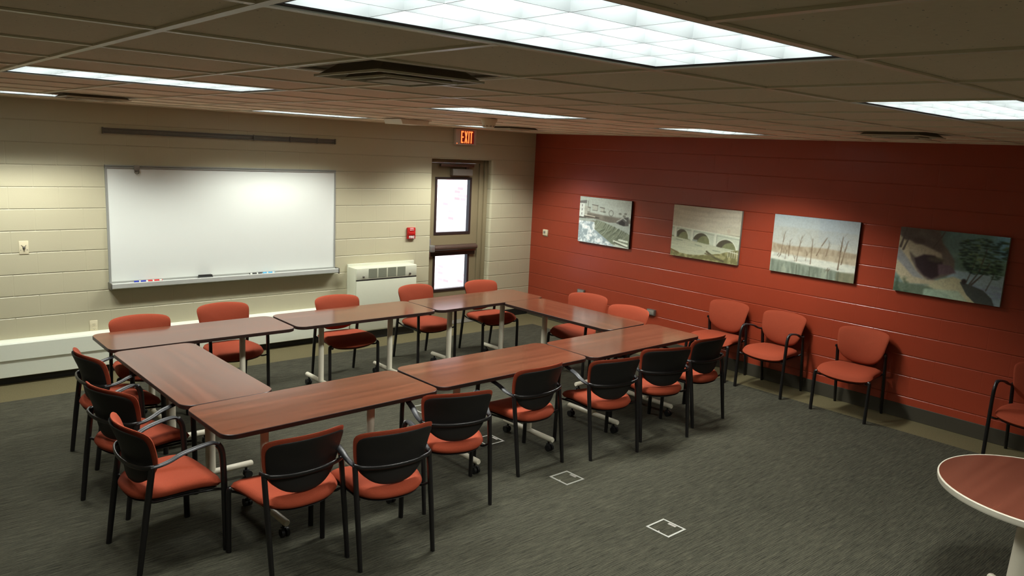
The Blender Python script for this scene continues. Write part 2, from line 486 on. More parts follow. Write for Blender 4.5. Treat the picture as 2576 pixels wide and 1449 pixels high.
for w in (W1, W2):
    cx, cz = (w[0] + w[1]) / 2, (w[2] + w[3]) / 2
    bm = bmesh.new()
    frame2d(bm, w[1] - w[0], w[3] - w[2], 0.033, lambda u, v, d: (cx + u, d, cz + v), 0.117, 0.178)
    wf = finish('glazing_frame', bm, M['bronze'], door, 0)
    bm = bmesh.new()
    q = [bm.verts.new((cx + sx * ((w[1] - w[0]) / 2 - 0.032), 0.148, cz + sz * ((w[3] - w[2]) / 2 - 0.032))) for sx, sz in ((-1, -1), (1, -1), (1, 1), (-1, 1))]
    bm.faces.new(q)
    finish('glass_pane', bm, M['glass'], wf, 0)
bm = bmesh.new()
tube(bm, [(-1.70, 0.055, 1.05), (-0.98, 0.055, 1.05)], 0.033, 0.03, (0, 0, 1), 14)
box(bm, -1.71, -0.955, 0.085, 0.125, 0.985, 1.085, 0.006)
pb = finish('push_bar', bm, M['bar'], door, 35)
bm = bmesh.new(); box(bm, LX0 - 0.002, -1.705, 0.02, 0.124, 1.005, 1.095, 0.01); box(bm, LX0, -1.73, 0.085, 0.124, 0.93, 1.18, 0.006)
finish('latch_case', bm, M['alu'], pb, 35)
bm = bmesh.new(); box(bm, -1.71, -0.96, 0.112, 0.125, 0.935, 1.0, 0.003)
finish('kick_strip', bm, M['bronze'], door, 35)
bm = bmesh.new(); box(bm, -1.425, -1.09, 0.055, 0.125, 2.022, 2.108, 0.006)
dc = finish('door_closer', bm, M['grey'], door, 35)
bm = bmesh.new(); box(bm, -1.62, -1.06, 0.06, 0.105, 2.135, 2.172, 0.008)
box(bm, -1.19, -1.15, 0.07, 0.09, 2.10, 2.14)
finish('closer_arm', bm, M['bar'], dc, 35)
bm = bmesh.new(); box(bm, OX0, OX1 - 0.004, -0.045, 0.2, 0.0, 0.014, 0.004)
finish('door_sill', bm, M['alu'], door, 35)

# outside: a sunlit brick wing running away from the door, ground well below
bm = bmesh.new(); box(bm, 4.0, 4.3, 1.0, 30, -4, 9)
structure(finish('wall_outside', bm, M['brick'], smooth=0))
bm = bmesh.new(); box(bm, -10, 4.0, 0.3, 30.0, -4.2, -4.0)
structure(finish('ground_outside', bm, M['concrete'], smooth=0))

# ------------------------------------------------------------------ lights
PITW = GS
LAMP = bpy.data.lights.new('lamp', 'SPOT'); LAMP.energy = 60; LAMP.spot_size = math.radians(130); LAMP.spot_blend = 0.36
LAMP.shadow_soft_size = 0.10; LAMP.color = (0.98, 1.0, 0.93)
def make_light():
    root = empty('ceiling_light', (0, 0, 0))        # origin: fixture centre at ceiling height; long side along x
    L, Wd = 2 * GS - 0.026, GS - 0.026
    bm = bmesh.new()
    # housing tray: four sides and a top
    zt = 0.125
    box(bm, -L / 2, L / 2, -Wd / 2, -Wd / 2 + 0.004, 0.003, zt); box(bm, -L / 2, L / 2, Wd / 2 - 0.004, Wd / 2, 0.003, zt)
    box(bm, -L / 2, -L / 2 + 0.004, -Wd / 2, Wd / 2, 0.003, zt); box(bm, L / 2 - 0.004, L / 2, -Wd / 2, Wd / 2, 0.003, zt)
    box(bm, -L / 2, L / 2, -Wd / 2, Wd / 2, zt, zt + 0.004)
    finish('housing', bm, M['louver'], root, 0)
    bm = bmesh.new()
    frame2d(bm, L - 0.009, Wd - 0.009, 0.014, lambda u, v, d: (u, v, d), 0.004, 0.016)
    finish('frame', bm, M['gap_shade'], root, 0)  # black ring painting in the shadow gap between grid and louver
    # parabolic egg-crate louver, 6 x 4 cells
    bm = bmesh.new()
    a, c = L - 0.04, Wd - 0.04
    def blade(x0, x1, y0, y1, tb, tt, ax):
        # thin at the bottom, thicker at the top
        zb, zt_ = 0.006, 0.096
        vs = []
        for z, t_ in ((zb, tb), (zt_, tt)):
            if ax == 'x': vs += [(x0, y0 - t_, z), (x1, y0 - t_, z), (x1, y0 + t_, z), (x0, y0 + t_, z)]
            else: vs += [(x0 - t_, y0, z), (x0 + t_, y0, z), (x0 + t_, y1, z), (x0 - t_, y1, z)]
        V = [bm.verts.new(v) for v in vs]
        for f in ((0, 1, 2, 3), (7, 6, 5, 4), (0, 4, 5, 1), (1, 5, 6, 2), (2, 6, 7, 3), (3, 7, 4, 0)): bm.faces.new([V[i] for i in f])
    for j in range(5): blade(-a / 2, a / 2, -c / 2 + c * j / 4, 0, 0.0012, 0.006, 'x')
    for j in range(7): blade(-a / 2 + a * j / 6, 0, -c / 2, c / 2, 0.0012, 0.006, 'y')
    finish('louver', bm, M['louver'], root, 0)
    bm = bmesh.new()
    q = [bm.verts.new((sx * (a / 2 - 0.01), sy * (c / 2 - 0.01), 0.118)) for sx, sy in ((-1, 1), (1, 1), (1, -1), (-1, -1))]
    bm.faces.new(q)
    finish('lamp_panel', bm, M['tube'], root, 0)
    # spots added just below the louver to give its steep beam cut-off
    for xx in (-0.42, 0.0, 0.42):
        lo = bpy.data.objects.new('lamp', LAMP); COL.objects.link(lo); lo.parent = root; lo.location = (xx, 0, -0.012)
    return root
LLAB = {(0, 0): 'large bright recessed light with square louver cells nearest the top edge of the photo',
        (4, 0): 'recessed louvered light cut off by the right edge of the photo',
        (0, 5): 'long recessed louvered light at the upper left, above the whiteboard',
        (4, 5): 'recessed louvered light in the middle of the ceiling, in front of the exit sign',
        (8, 5): 'recessed louvered light near the red wall, above the bridge painting',
        (0, 10): 'recessed louvered light at the far left edge, close to the beige wall',
        (4, 10): 'thin-looking recessed louvered light over the right end of the whiteboard rail',
        (8, 10): 'recessed louvered light seen just above the glowing exit sign'}
lt = None; OUTPUT = {}
for i, k in LIGHTS:
    o = make_light() if lt is None else copy_tree(lt)
    if lt is None: lt = o
    o.location = (gx(i + 1), gy(k) + GS / 2, H)
    tag(o, LLAB[(i, k)], 'ceiling light', 'recessed louvered ceiling lights')
    OUTPUT[o.name] = {10: (41 if i == 4 else 50), 5: (46 if i == 0 else 66), 0: (42 if i == 0 else 62)}[k]
for nm, e in OUTPUT.items():        # spot output tuned per fixture to balance brightness across the room
    d = LAMP.copy(); d.energy = e
    for ch in bpy.data.objects[nm].children:
        if ch.type == 'LIGHT': ch.data = d

# ceiling air diffusers: nested square cones dropping below the tile
def make_vent(body, cone):
    root = empty('ceiling_vent', (0, 0, 0))
    hw = GS / 2 - 0.013
    bm = bmesh.new(); frame2d(bm, 2 * hw, 2 * hw, 0.03, lambda u, v, d: (u, v, d), 0.002, 0.008)
    q = [bm.verts.new((sx * hw, sy * hw, 0.06)) for sx, sy in ((-1, -1), (1, -1), (1, 1), (-1, 1))]; bm.faces.new(q)
    finish('vent_frame', bm, M[body], root, 0)
    for r0, z0, r1, z1 in ((0.275, 0.004, 0.17, 0.055), (0.215, -0.022, 0.12, 0.05), (0.145, -0.030, 0.07, 0.045)):
        bm = bmesh.new()
        # sloping skirt with a bright rolled lip at its lower edge
        A = [bm.verts.new((sx * r0, sy * r0, z0)) for sx, sy in ((-1, -1), (1, -1), (1, 1), (-1, 1))]
        B = [bm.verts.new((sx * r1, sy * r1, z1)) for sx, sy in ((-1, -1), (1, -1), (1, 1), (-1, 1))]
        for a in range(4): bm.faces.new((A[a], A[(a + 1) % 4], B[(a + 1) % 4], B[a]))
        cn = finish('vent_cone', bm, M[cone], root, 0)
        bm = bmesh.new(); frame2d(bm, 2 * r0 + 0.01, 2 * r0 + 0.01, 0.009, lambda u, v, d: (u, v, d), z0 - 0.004, z0 + 0.004)
        finish('cone_lip', bm, M['tbar'], cn, 0)
    bm = bmesh.new(); box(bm, -0.085, 0.085, -0.085, 0.085, -0.034, -0.028)
    finish('vent_plate', bm, M[body], root, 0)
    return root
vt = None
VLAB = {(1, 2): 'large square stepped ceiling vent beside the brightest light, at top centre',
        (1, 9): 'dark square ceiling vent at the far left, over the whiteboard rail',
        (8, 2): 'dark square ceiling vent above the dark forest painting on the right',
        (8, 9): 'small dark ceiling vent just right of the exit sign'}
for i, k in VENTS:
    o = make_vent('vent', 'vent_dark') if vt is None else copy_tree(vt)
    if vt is None: vt = o
    o.location = (gx(i) + GS / 2, gy(k) + GS / 2, H)
    tag(o, VLAB[(i, k)], 'ceiling vent', 'square ceiling vents')

# beige tapered box that hangs a little below the ceiling
root = empty('ceiling_box', (-3.29, -1.62, H)); tag(root, 'small beige square box hanging from the ceiling between whiteboard and exit sign', 'speaker')
bm = bmesh.new()
prism(bm, [(-0.17, 0.0), (0.17, 0.0), (0.15, -0.05), (-0.15, -0.05)], 'y', -0.16, 0.16); finish('box_body', bm, M['tbar'], root, 0)
bm = bmesh.new(); box(bm, -0.185, 0.185, -0.175, 0.175, -0.006, 0.0); finish('box_flange', bm, M['vent'], root, 0)

root = empty('smoke_detector', (-3.446, -3.115, H - 0.001)); tag(root, 'small cream smoke detector on the ceiling right of the exit sign', 'smoke detector')
bm = bmesh.new(); lathe(bm, [(0.074, 0), (0.074, -0.012), (0.062, -0.03), (0.05, -0.066), (0.044, -0.072), (0, -0.074)], 28)
det = finish('detector_body', bm, M['ivory'], root, 40)
bm = bmesh.new()
for a in range(10):
    an = 2 * PI * a / 10
    v = box(bm, 0.046, 0.053, -0.009, 0.009, -0.064, -0.055)
    bmesh.ops.rotate(bm, verts=v, cent=(0, 0, 0), matrix=Matrix.Rotation(an, 3, 'Z'))
finish('smoke_inlet', bm, M['vent_dark'], root, 0)

# ------------------------------------------------------------------ exit sign
root = empty('exit_sign', (-1.31, 0, 2.531)); tag(root, 'lit exit sign with glowing red letters over the door', 'exit sign')
bm = bmesh.new(); box(bm, -0.172, 0.172, -0.055, -0.001, -0.103, 0.103, 0.006); finish('sign_housing', bm, M['exit_face'], root, 35)
bm = bmesh.new(); box(bm, -0.098, 0.128, -0.0562, -0.054, -0.085, 0.085); finish('letter_halo', bm, M['exit_red'], root, 0)  # dim glowing sheet standing in for the red halo round the letters
bm = bmesh.new()
def bar2(p, q, w):
    (x0, z0), (x1, z1) = p, q
    d = Vector((x1 - x0, 0, z1 - z0)).normalized(); nrm = Vector((-d.z, 0, d.x)) * w / 2
    P = [Vector((x0, 0, z0)) + nrm, Vector((x0, 0, z0)) - nrm, Vector((x1, 0, z1)) - nrm, Vector((x1, 0, z1)) + nrm]
    prism(bm, [(v.x, v.z) for v in P], 'y', -0.0585, -0.054)
lh, lw, st = 0.155, 0.042, 0.017
x = -0.088
for ch in 'EXIT':
    if ch == 'E':
        bar2((x + st / 2, -lh / 2), (x + st / 2, lh / 2), st)
        for zz in (-lh / 2 + st / 2, 0, lh / 2 - st / 2): bar2((x + st, zz), (x + lw, zz), st)
        x += lw + 0.013
    elif ch == 'X':
        bar2((x + 0.009, -lh / 2), (x + lw + 0.003, lh / 2), st); bar2((x + lw + 0.003, -lh / 2), (x + 0.009, lh / 2), st); x += lw + 0.023
    elif ch == 'I':
        bar2((x + st / 2, -lh / 2), (x + st / 2, lh / 2), st); x += st + 0.011
    else:
        bar2((x + lw / 2, -lh / 2), (x + lw / 2, lh / 2 - st), st); bar2((x - 0.003, lh / 2 - st / 2), (x + lw + 0.003, lh / 2 - st / 2), st)
finish('exit_lettering', bm, M['exit_glow'], root, 0)
bm = bmesh.new(); lathe(bm, [(0.006, 0), (0.006, 0.003), (0, 0.005)], 12)
bmesh.ops.rotate(bm, verts=bm.verts, cent=(0, 0, 0), matrix=Matrix.Rotation(PI / 2, 3, 'X'))
bmesh.ops.translate(bm, verts=bm.verts, vec=(-0.152, -0.055, -0.085))
finish('indicator_lamp', bm, M['exit_glow'], root, 40)

# ------------------------------------------------------------------ whiteboard, its rail, tray and pens
root = empty('whiteboard', (0, 0, 0)); tag(root, 'large blank whiteboard in an aluminium frame on the beige block wall', 'whiteboard')
BX0, BX1, BZ0, BZ1 = -5.692, -3.205, 0.89, 2.045
bm = bmesh.new(); box(bm, BX0 + 0.012, BX1 - 0.012, -0.016, -0.001, BZ0 + 0.01, BZ1 - 0.01); finish('writing_surface', bm, M['whiteboard'], root, 0)
bm = bmesh.new(); frame2d(bm, BX1 - BX0, BZ1 - BZ0, 0.018, lambda u, v, d: ((BX0 + BX1) / 2 + u, d, (BZ0 + BZ1) / 2 + v), -0.022, -0.0015); finish('board_frame', bm, M['silver'], root, 0)
bm = bmesh.new(); prism(bm, [(-0.0, 2.03), (-0.026, 2.03), (-0.026, 2.041), (-0.016, 2.045), (-0.026, 2.05), (-0.026, 2.062), (0, 2.062)], 'x', BX0, BX1); finish('map_rail', bm, M['silver'], root, 0)
bm = bmesh.new(); prism(bm, [(-0.001, 0.9), (-0.001, 0.842), (-0.085, 0.842), (-0.105, 0.852), (-0.108, 0.895), (-0.10, 0.9), (-0.094, 0.889), (-0.02, 0.889), (-0.018, 0.9)], 'x', BX0 - 0.005, BX1 + 0.008)
tr = finish('marker_tray', bm, M['tray'], root, 30)
bm = bmesh.new()
for xx in (BX0 - 0.012, BX1 + 0.001): box(bm, xx, xx + 0.014, -0.112, -0.001, 0.838, 0.904, 0.005)
finish('tray_end_cap', bm, M['alu_dark'], tr, 35)
# clip on the rail
root = empty('map_hook', (-5.405, -0.026, 2.045)); tag(root, 'small metal map hook clipped on the top rail of the whiteboard', 'hook')
bm = bmesh.new(); box(bm, -0.026, 0.026, -0.012, -0.001, -0.03, 0.02, 0.003); finish('hook_plate', bm, M['grey'], root, 35)
bm = bmesh.new(); tube(bm, catmull([(-0.018, -0.008, -0.03), (-0.018, -0.012, -0.055), (0, -0.02, -0.066), (0.018, -0.012, -0.055), (0.018, -0.008, -0.03)], 5), 0.004, 0.004); box(bm, -0.022, 0.022, -0.016, -0.006, -0.044, -0.034); finish('hook_jaw', bm, M['alu_dark'], root, 40)

def marker(x, capm, label, flip=False, labelm='bluecap'):
    r = empty('dry_erase_marker', (x, -0.05, 0.8985)); tag(r, label, 'marker', 'dry-erase markers on the whiteboard tray')
    sgn = -1 if flip else 1
    bm = bmesh.new(); tube(bm, [(-0.022 * sgn, 0, 0), (0.062 * sgn, 0, 0), (0.068 * sgn, 0, 0)], 0.0085, 0.0085, (0, 0, 1), 12); finish('marker_barrel', bm, M['white'], r, 40)
    bm = bmesh.new(); tube(bm, [(-0.066 * sgn, 0, 0), (-0.022 * sgn, 0, 0)], 0.0092, 0.0092, (0, 0, 1), 12); finish('marker_cap', bm, M[capm], r, 40)
    bm = bmesh.new(); tube(bm, [(-0.006 * sgn, 0, 0), (0.045 * sgn, 0, 0)], 0.0088, 0.0088, (0, 0, 1), 12); finish('marker_wrap', bm, M[labelm], r, 40)
    bm = bmesh.new(); tube(bm, [(0.068 * sgn, 0, 0), (0.074 * sgn, 0, 0)], 0.0085, 0.0085, (0, 0, 1), 12); finish('marker_plug', bm, M[capm], r, 40)
marker(-5.405, 'bluecap', 'dark blue dry-erase marker at the left end of the whiteboard tray')
marker(-5.275, 'redcap', 'red dry-erase marker on the tray beside the dark blue one', labelm='redcap')
marker(-4.20, 'darkfelt', 'black dry-erase marker on the tray right of the eraser', True, 'darkfelt')
marker(-4.055, 'cyancap', 'light blue dry-erase marker, rightmost on the whiteboard tray', labelm='cyancap')
r = empty('board_eraser', (-4.76, -0.052, 0.889)); tag(r, 'dark grey felt eraser lying on the whiteboard tray', 'eraser')
bm = bmesh.new(); box(bm, -0.072, 0.072, -0.026, 0.026, 0.0005, 0.022, 0.004); finish('felt_pad', bm, M['darkfelt'], r, 35)
bm = bmesh.new(); box(bm, -0.07, 0.07, -0.024, 0.024, 0.022, 0.034, 0.005); finish('eraser_grip', bm, M['shell'], r, 35)

# long hanging rail higher up the wall
root = empty('display_rail', (0, 0, 0)); tag(root, 'long thin grey display rail on the wall high above the whiteboard', 'rail')
bm = bmesh.new()
prism(bm, [(0, 2.362), (-0.02, 2.362), (-0.02, 2.371), (-0.008, 2.374), (-0.008, 2.403), (-0.02, 2.406), (-0.02, 2.416), (0, 2.416)], 'x', -5.70, -3.207)
finish('rail_channel', bm, M['alu_dark'], root, 0)
for xx in (-4.195, -3.772, -3.44, -5.695, -3.212):
    bm = bmesh.new(); box(bm, xx - 0.006, xx + 0.006, -0.024, 0, 2.358, 2.42, 0.002); finish('rail_joint', bm, M['alu_dark'], root, 0)

# ------------------------------------------------------------------ heater along the wall
root = empty('baseboard_heater', (0, 0, 0)); tag(root, 'long low white baseboard heater under the whiteboard along the beige wall', 'heater')
bm = bmesh.new()
prism(bm, [(-0.001, 0.425), (-0.06, 0.425), (-0.095, 0.412), (-0.104, 0.398), (-0.104, 0.248), (-0.098, 0.242), (-0.001, 0.242)], 'x', XL + 0.003, -3.045)
finish('top_cover', bm, M['heater'], root, 30)
bm = bmesh.new()
prism(bm, [(-0.001, 0.241), (-0.094, 0.241), (-0.086, 0.085), (-0.074, 0.078), (-0.001, 0.078)], 'x', XL + 0.003, -3.045)
finish('front_panel', bm, M['heater'], root, 30)

# ------------------------------------------------------------------ fan coil cabinet
root = empty('fan_coil_unit', (0, 0, 0)); tag(root, 'cream fan coil cabinet with four grilles against the beige wall left of the door', 'air conditioner')
AX0, AX1, AY, AZ = -3.03, -2.14, -0.205, 0.898
bm = bmesh.new(); box(bm, AX0, AX1, AY + 0.008, -0.001, 0.105, AZ, 0.008); finish('cabinet', bm, M['ac'], root, 35)
bm = bmesh.new(); box(bm, AX0 - 0.004, AX1 + 0.07, -0.03, -0.001, 0.5, 0.927, 0.005); finish('back_flange', bm, M['ac'], root, 35)
bm = bmesh.new(); box(bm, AX0 + 0.012, AX1 - 0.012, AY - 0.006, AY + 0.009, 0.757, AZ - 0.004, 0.004); cp = finish('control_panel', bm, M['ac'], root, 35)
bm = bmesh.new(); box(bm, AX0 + 0.012, AX1 - 0.012, AY - 0.006, AY + 0.009, 0.12, 0.742, 0.004); finish('front_panel', bm, M['ac'], root, 35)
bm = bmesh.new(); box(bm, AX0 + 0.012, AX1 - 0.012, AY - 0.004, AY + 0.009, 0.742, 0.757); finish('panel_seam', bm, M['darksteel'], root, 0)
for a, b_ in ((-2.852, -2.734), (-2.715, -2.599), (-2.578, -2.460), (-2.440, -2.323)):
    bm = bmesh.new(); box(bm, a, b_, AY - 0.008, AY - 0.004, 0.772, 0.886)
    for q in range(9):
        zz = 0.782 + q * 0.0118
        box(bm, a, b_, AY - 0.0095, AY - 0.006, zz, zz + 0.003)
    finish('air_grille', bm, M['grille'], cp, 0)
for xx in (-2.926, -2.254):
    bm = bmesh.new(); lathe(bm, [(0.012, 0), (0.013, 0.012), (0.009, 0.016), (0, 0.017)], 16)
    bmesh.ops.rotate(bm, verts=bm.verts, cent=(0, 0, 0), matrix=Matrix.Rotation(PI / 2, 3, 'X')); bmesh.ops.translate(bm, verts=bm.verts, vec=(xx, AY - 0.005, 0.793))
    finish('knob', bm, M['alu_dark'], cp, 40)
bm = bmesh.new(); box(bm, AX0 + 0.01, AX1 - 0.01, AY + 0.025, -0.001, 0.0, 0.106); finish('kick_base', bm, M['black_rub'], root, 0)

# ------------------------------------------------------------------ small wall fittings
root = empty('fire_alarm_pull', (-2.122, 0, 1.278)); tag(root, 'red fire alarm pull station on the beige wall left of the door', 'fire alarm')
bm = bmesh.new(); box(bm, -0.06, 0.06, -0.035, -0.001, -0.074, 0.074, 0.008); finish('alarm_body', bm, M['firered'], root, 35)
bm = bmesh.new(); box(bm, -0.05, 0.05, -0.046, -0.034, -0.022, 0.018, 0.004); box(bm, -0.035, 0.035, -0.04, -0.034, 0.03, 0.055, 0.003); finish('pull_handle', bm, M['firered'], root, 35)
tc_ = bpy.data.curves.new('fire_lettering', 'FONT'); tc_.body = 'FIRE'; tc_.size = 0.046; tc_.align_x = 'CENTER'; tc_.extrude = 0.0012; tc_.offset = 0.0012
to = bpy.data.objects.new('tmp', tc_); COL.objects.link(to)
dg = bpy.context.evaluated_depsgraph_get(); me = bpy.data.meshes.new_from_object(to.evaluated_get(dg)); bpy.data.objects.remove(to)
me.materials.clear(); me.materials.append(M['whiteink'])
fo = bpy.data.objects.new('fire_lettering', me); COL.objects.link(fo); fo.parent = root; fo.location = (0, -0.0365, -0.064); fo.rotation_euler = (PI / 2, 0, 0)
bm = bmesh.new(); box(bm, -0.028, 0.028, -0.0365, -0.0345, 0.058, 0.066); box(bm, -0.03, 0.03, -0.0405, -0.0385, 0.04, 0.046); finish('instruction_text', bm, M['whiteink'], root, 0)

def plate(name, loc, rot, w, h, label, cat, kind):
    root = empty(name, loc, rot); tag(root, label, cat)
    bm = bmesh.new(); box(bm, -w / 2, w / 2, -0.006, -0.0005, -h / 2, h / 2, 0.003); pl = finish('cover_plate', bm, M['ivory'], root, 35)
    if kind == 'outlet':
        for s in (-1, 1):
            bm = bmesh.new(); prism(bm, [(p[0], p[1] + s * 0.021) for p in rrect(0.034, 0.029, 0.012, 5)], 'y', -0.0085, -0.0055); oc = finish('socket', bm, M['ivory'], root, 35)
            bm = bmesh.new()
            for xx, hh in ((-0.0065, 0.009), (0.0065, 0.007)): box(bm, xx - 0.0015, xx + 0.0015, -0.009, -0.008, s * 0.021 + 0.001 - hh / 2 + 0.003, s * 0.021 + 0.003 + hh / 2)
            box(bm, -0.003, 0.003, -0.009, -0.008, s * 0.021 - 0.010, s * 0.021 - 0.005)
            finish('slots', bm, M['vent_dark'], oc, 0)
    else:
        bm = bmesh.new(); lathe(bm, [(0.012, 0), (0.012, 0.006), (0.006, 0.008), (0.006, 0.022), (0, 0.023)], 16)
        bmesh.ops.rotate(bm, verts=bm.verts, cent=(0, 0, 0), matrix=Matrix.Rotation(PI / 2, 3, 'X')); bmesh.ops.translate(bm, verts=bm.verts, vec=(0, -0.006, -0.002))
        finish('coax_connector', bm, M['alu_dark'], root, 40)
        bm = bmesh.new()
        tube(bm, [(-0.02, -0.008, 0.024), (0, -0.012, 0.0), (0.018, -0.008, 0.022)], 0.002, 0.002); tube(bm, [(0, -0.012, 0), (0.0, -0.012, -0.03)], 0.0035, 0.0035)
        for sx in (-1, 1): box(bm, sx * 0.026 - 0.003, sx * 0.026 + 0.003, -0.0075, -0.0055, -0.026, -0.02)
        finish('wire_stub', bm, M['alu_dark'], root, 40)
    return root
plate('wall_outlet', (-5.847, 0, 0.468), 0, 0.072, 0.125, 'cream double power outlet on the beige wall just above the heater', 'outlet', 'outlet')
plate('cable_plate', (-6.402, 0, 1.283), 0, 0.078, 0.125, 'cream wall plate with a small cable connector left of the whiteboard', 'wall plate', 'coax')

root = empty('wall_sensor', (0, -0.318, 1.253)); tag(root, 'small cream temperature sensor on the red wall near the corner', 'sensor')
bm = bmesh.new(); box(bm, -0.028, -0.0005, -0.047, 0.047, -0.042, 0.042, 0.006); finish('sensor_case', bm, M['ivory'], root, 35)
bm = bmesh.new(); box(bm, -0.03, -0.027, -0.012, 0.028, -0.014, 0.02, 0.001); finish('sensor_window', bm, M['grey'], root, 35)
bm = bmesh.new(); box(bm, -0.012, -0.0005, -0.04, 0.04, -0.056, -0.042, 0.002); finish('sensor_base', bm, M['ivory'], root, 35)

def raceway(y, z, label):
    root = empty('surface_outlet_box', (0, y, z)); tag(root, label, 'outlet')
    bm = bmesh.new(); box(bm, -0.036, -0.0005, -0.062, 0.062, -0.037, 0.037, 0.004); finish('outlet_housing', bm, M['alu_dark'], root, 35)
    bm = bmesh.new(); box(bm, -0.039, -0.035, -0.05, 0.05, -0.028, 0.028, 0.001); fp = finish('face_plate', bm, M['grey'], root, 35)
    bm = bmesh.new()
    for s in (-1, 1):
        for q in (-0.006, 0.006): box(bm, -0.0396, -0.0385, s * 0.025 + q - 0.0015, s * 0.025 + q + 0.0015, -0.004, 0.007)
    finish('slots', bm, M['vent_dark'], fp, 0)
raceway(-2.325, 0.463, 'grey surface outlet box on the red wall beside the nearer of two chairs there')
raceway(-1.095, 0.513, 'grey outlet box on the red wall near the corner, its top edge above a chair')

# ------------------------------------------------------------------ floor boxes
def floor_box(x, y, label):
    root = empty('floor_box', (x, y, 0)); tag(root, label, 'floor box', 'square floor boxes in the carpet')
    bm = bmesh.new(); frame2d(bm, 0.185, 0.185, 0.013, lambda u, v, d: (u, v, d), 0.0003, 0.004); finish('metal_rim', bm, M['rim'], root, 0)
    bm = bmesh.new(); box(bm, -0.079, 0.079, -0.079, 0.079, 0.0004, 0.0022); lid = finish('carpet_lid', bm, M['carpet'], root, 0)
    bm = bmesh.new(); box(bm, 0.055, 0.075, -0.03, 0.03, 0.0023, 0.0036); box(bm, -0.076, -0.07, -0.006, 0.006, 0.0023, 0.0042); finish('lid_latch', bm, M['grey'], root, 0)
floor_box(-3.742, -2.695, 'square metal-rimmed floor box under the ring of tables, farthest of the four')
floor_box(-3.742, -3.655, 'square metal-rimmed floor box partly hidden behind chair legs at the near tables')
floor_box(-3.745, -4.575, 'square metal-rimmed floor box on open carpet just behind the near chairs')
floor_box(-3.770, -5.515, 'bright square metal-rimmed floor box on the open carpet nearest the camera')

# ------------------------------------------------------------------ paintings (colour attributes painted procedurally onto the canvas mesh)
NW, NH = 330, 220
UU, VV = np.meshgrid((np.arange(NW) + 0.5) / NW, (np.arange(NH) + 0.5) / NH)     # u right, v DOWN from the top
rng = np.random.default_rng(3)
def fbm(sx, sy, seed, octs=4):
    r = np.random.default_rng(seed); out = np.zeros((NH, NW)); amp = 1.0; tot = 0
    for o in range(octs):
        gw, gh = max(2, int(sx * 2 ** o)) + 2, max(2, int(sy * 2 ** o)) + 2
        G = r.random((gh, gw))
        X = UU * (gw - 1.001); Y = VV * (gh - 1.001)
        xi, yi = X.astype(int), Y.astype(int); fx, fy = X - xi, Y - yi
        fx = fx * fx * (3 - 2 * fx); fy = fy * fy * (3 - 2 * fy)
        out += amp * ((G[yi, xi] * (1 - fx) + G[yi, xi + 1] * fx) * (1 - fy) + (G[yi + 1, xi] * (1 - fx) + G[yi + 1, xi + 1] * fx) * fy)
        tot += amp; amp *= 0.55
    return out / tot
class Canvas:
    def __init__(s, top, bot, k=1.0):
        t = (VV ** k)[..., None]
        s.c = np.array(top, float) * (1 - t) + np.array(bot, float) * t
    def put(s, mask, col, a=1.0):
        m = (np.clip(mask, 0, 1) * a)[..., None]
        s.c = s.c * (1 - m) + np.array(col, float) * m
    def poly(s, pts, col, a=1.0):
        ins = np.zeros((NH, NW), bool); n = len(pts)
        for i in range(n):
            (x0, y0), (x1, y1) = pts[i], pts[(i + 1) % n]
            if y0 == y1: continue
            cnd = ((VV >= min(y0, y1)) & (VV < max(y0, y1))); xc = x0 + (VV - y0) * (x1 - x0) / (y1 - y0)
            ins ^= cnd & (UU < xc)
        s.put(ins.astype(float), col, a)
        return ins
    def line(s, pts, w, col, a=1.0, w2=None):
        for (x0, y0), (x1, y1) in zip(pts[:-1], pts[1:]):
            dx, dy = (x1 - x0) * 1.5, y1 - y0; L2 = dx * dx + dy * dy + 1e-9
            t = np.clip((((UU - x0) * 1.5) * dx + (VV - y0) * dy) / L2, 0, 1)
            d = np.hypot((UU - x0) * 1.5 - t * dx, VV - y0 - t * dy)
            ww = w if w2 is None else w + (w2 - w) * t
            s.put(np.clip((ww - d) / 0.004 + 0.5, 0, 1), col, a)
    def blob(s, x, y, rx, ry, col, a=1.0, soft=0.4):
        d = np.hypot((UU - x) / rx, (VV - y) / ry)
        s.put(np.clip((1 - d) / soft, 0, 1), col, a)
    def blur(s, r):
        for _ in range(2):
            for ax in (0, 1):
                acc = np.zeros_like(s.c)
                for d in range(-r, r + 1):
                    pad = [(0, 0)] * 3; pad[ax] = (r, r)
                    P = np.pad(s.c, pad, 'edge')
                    acc += P[(slice(r + d, r + d + NH), slice(None)) if ax == 0 else (slice(None), slice(r + d, r + d + NW))]
                s.c = acc / (2 * r + 1)
    def tex(s, n, amt):
        s.c *= (1 + (n - 0.5) * amt)[..., None]

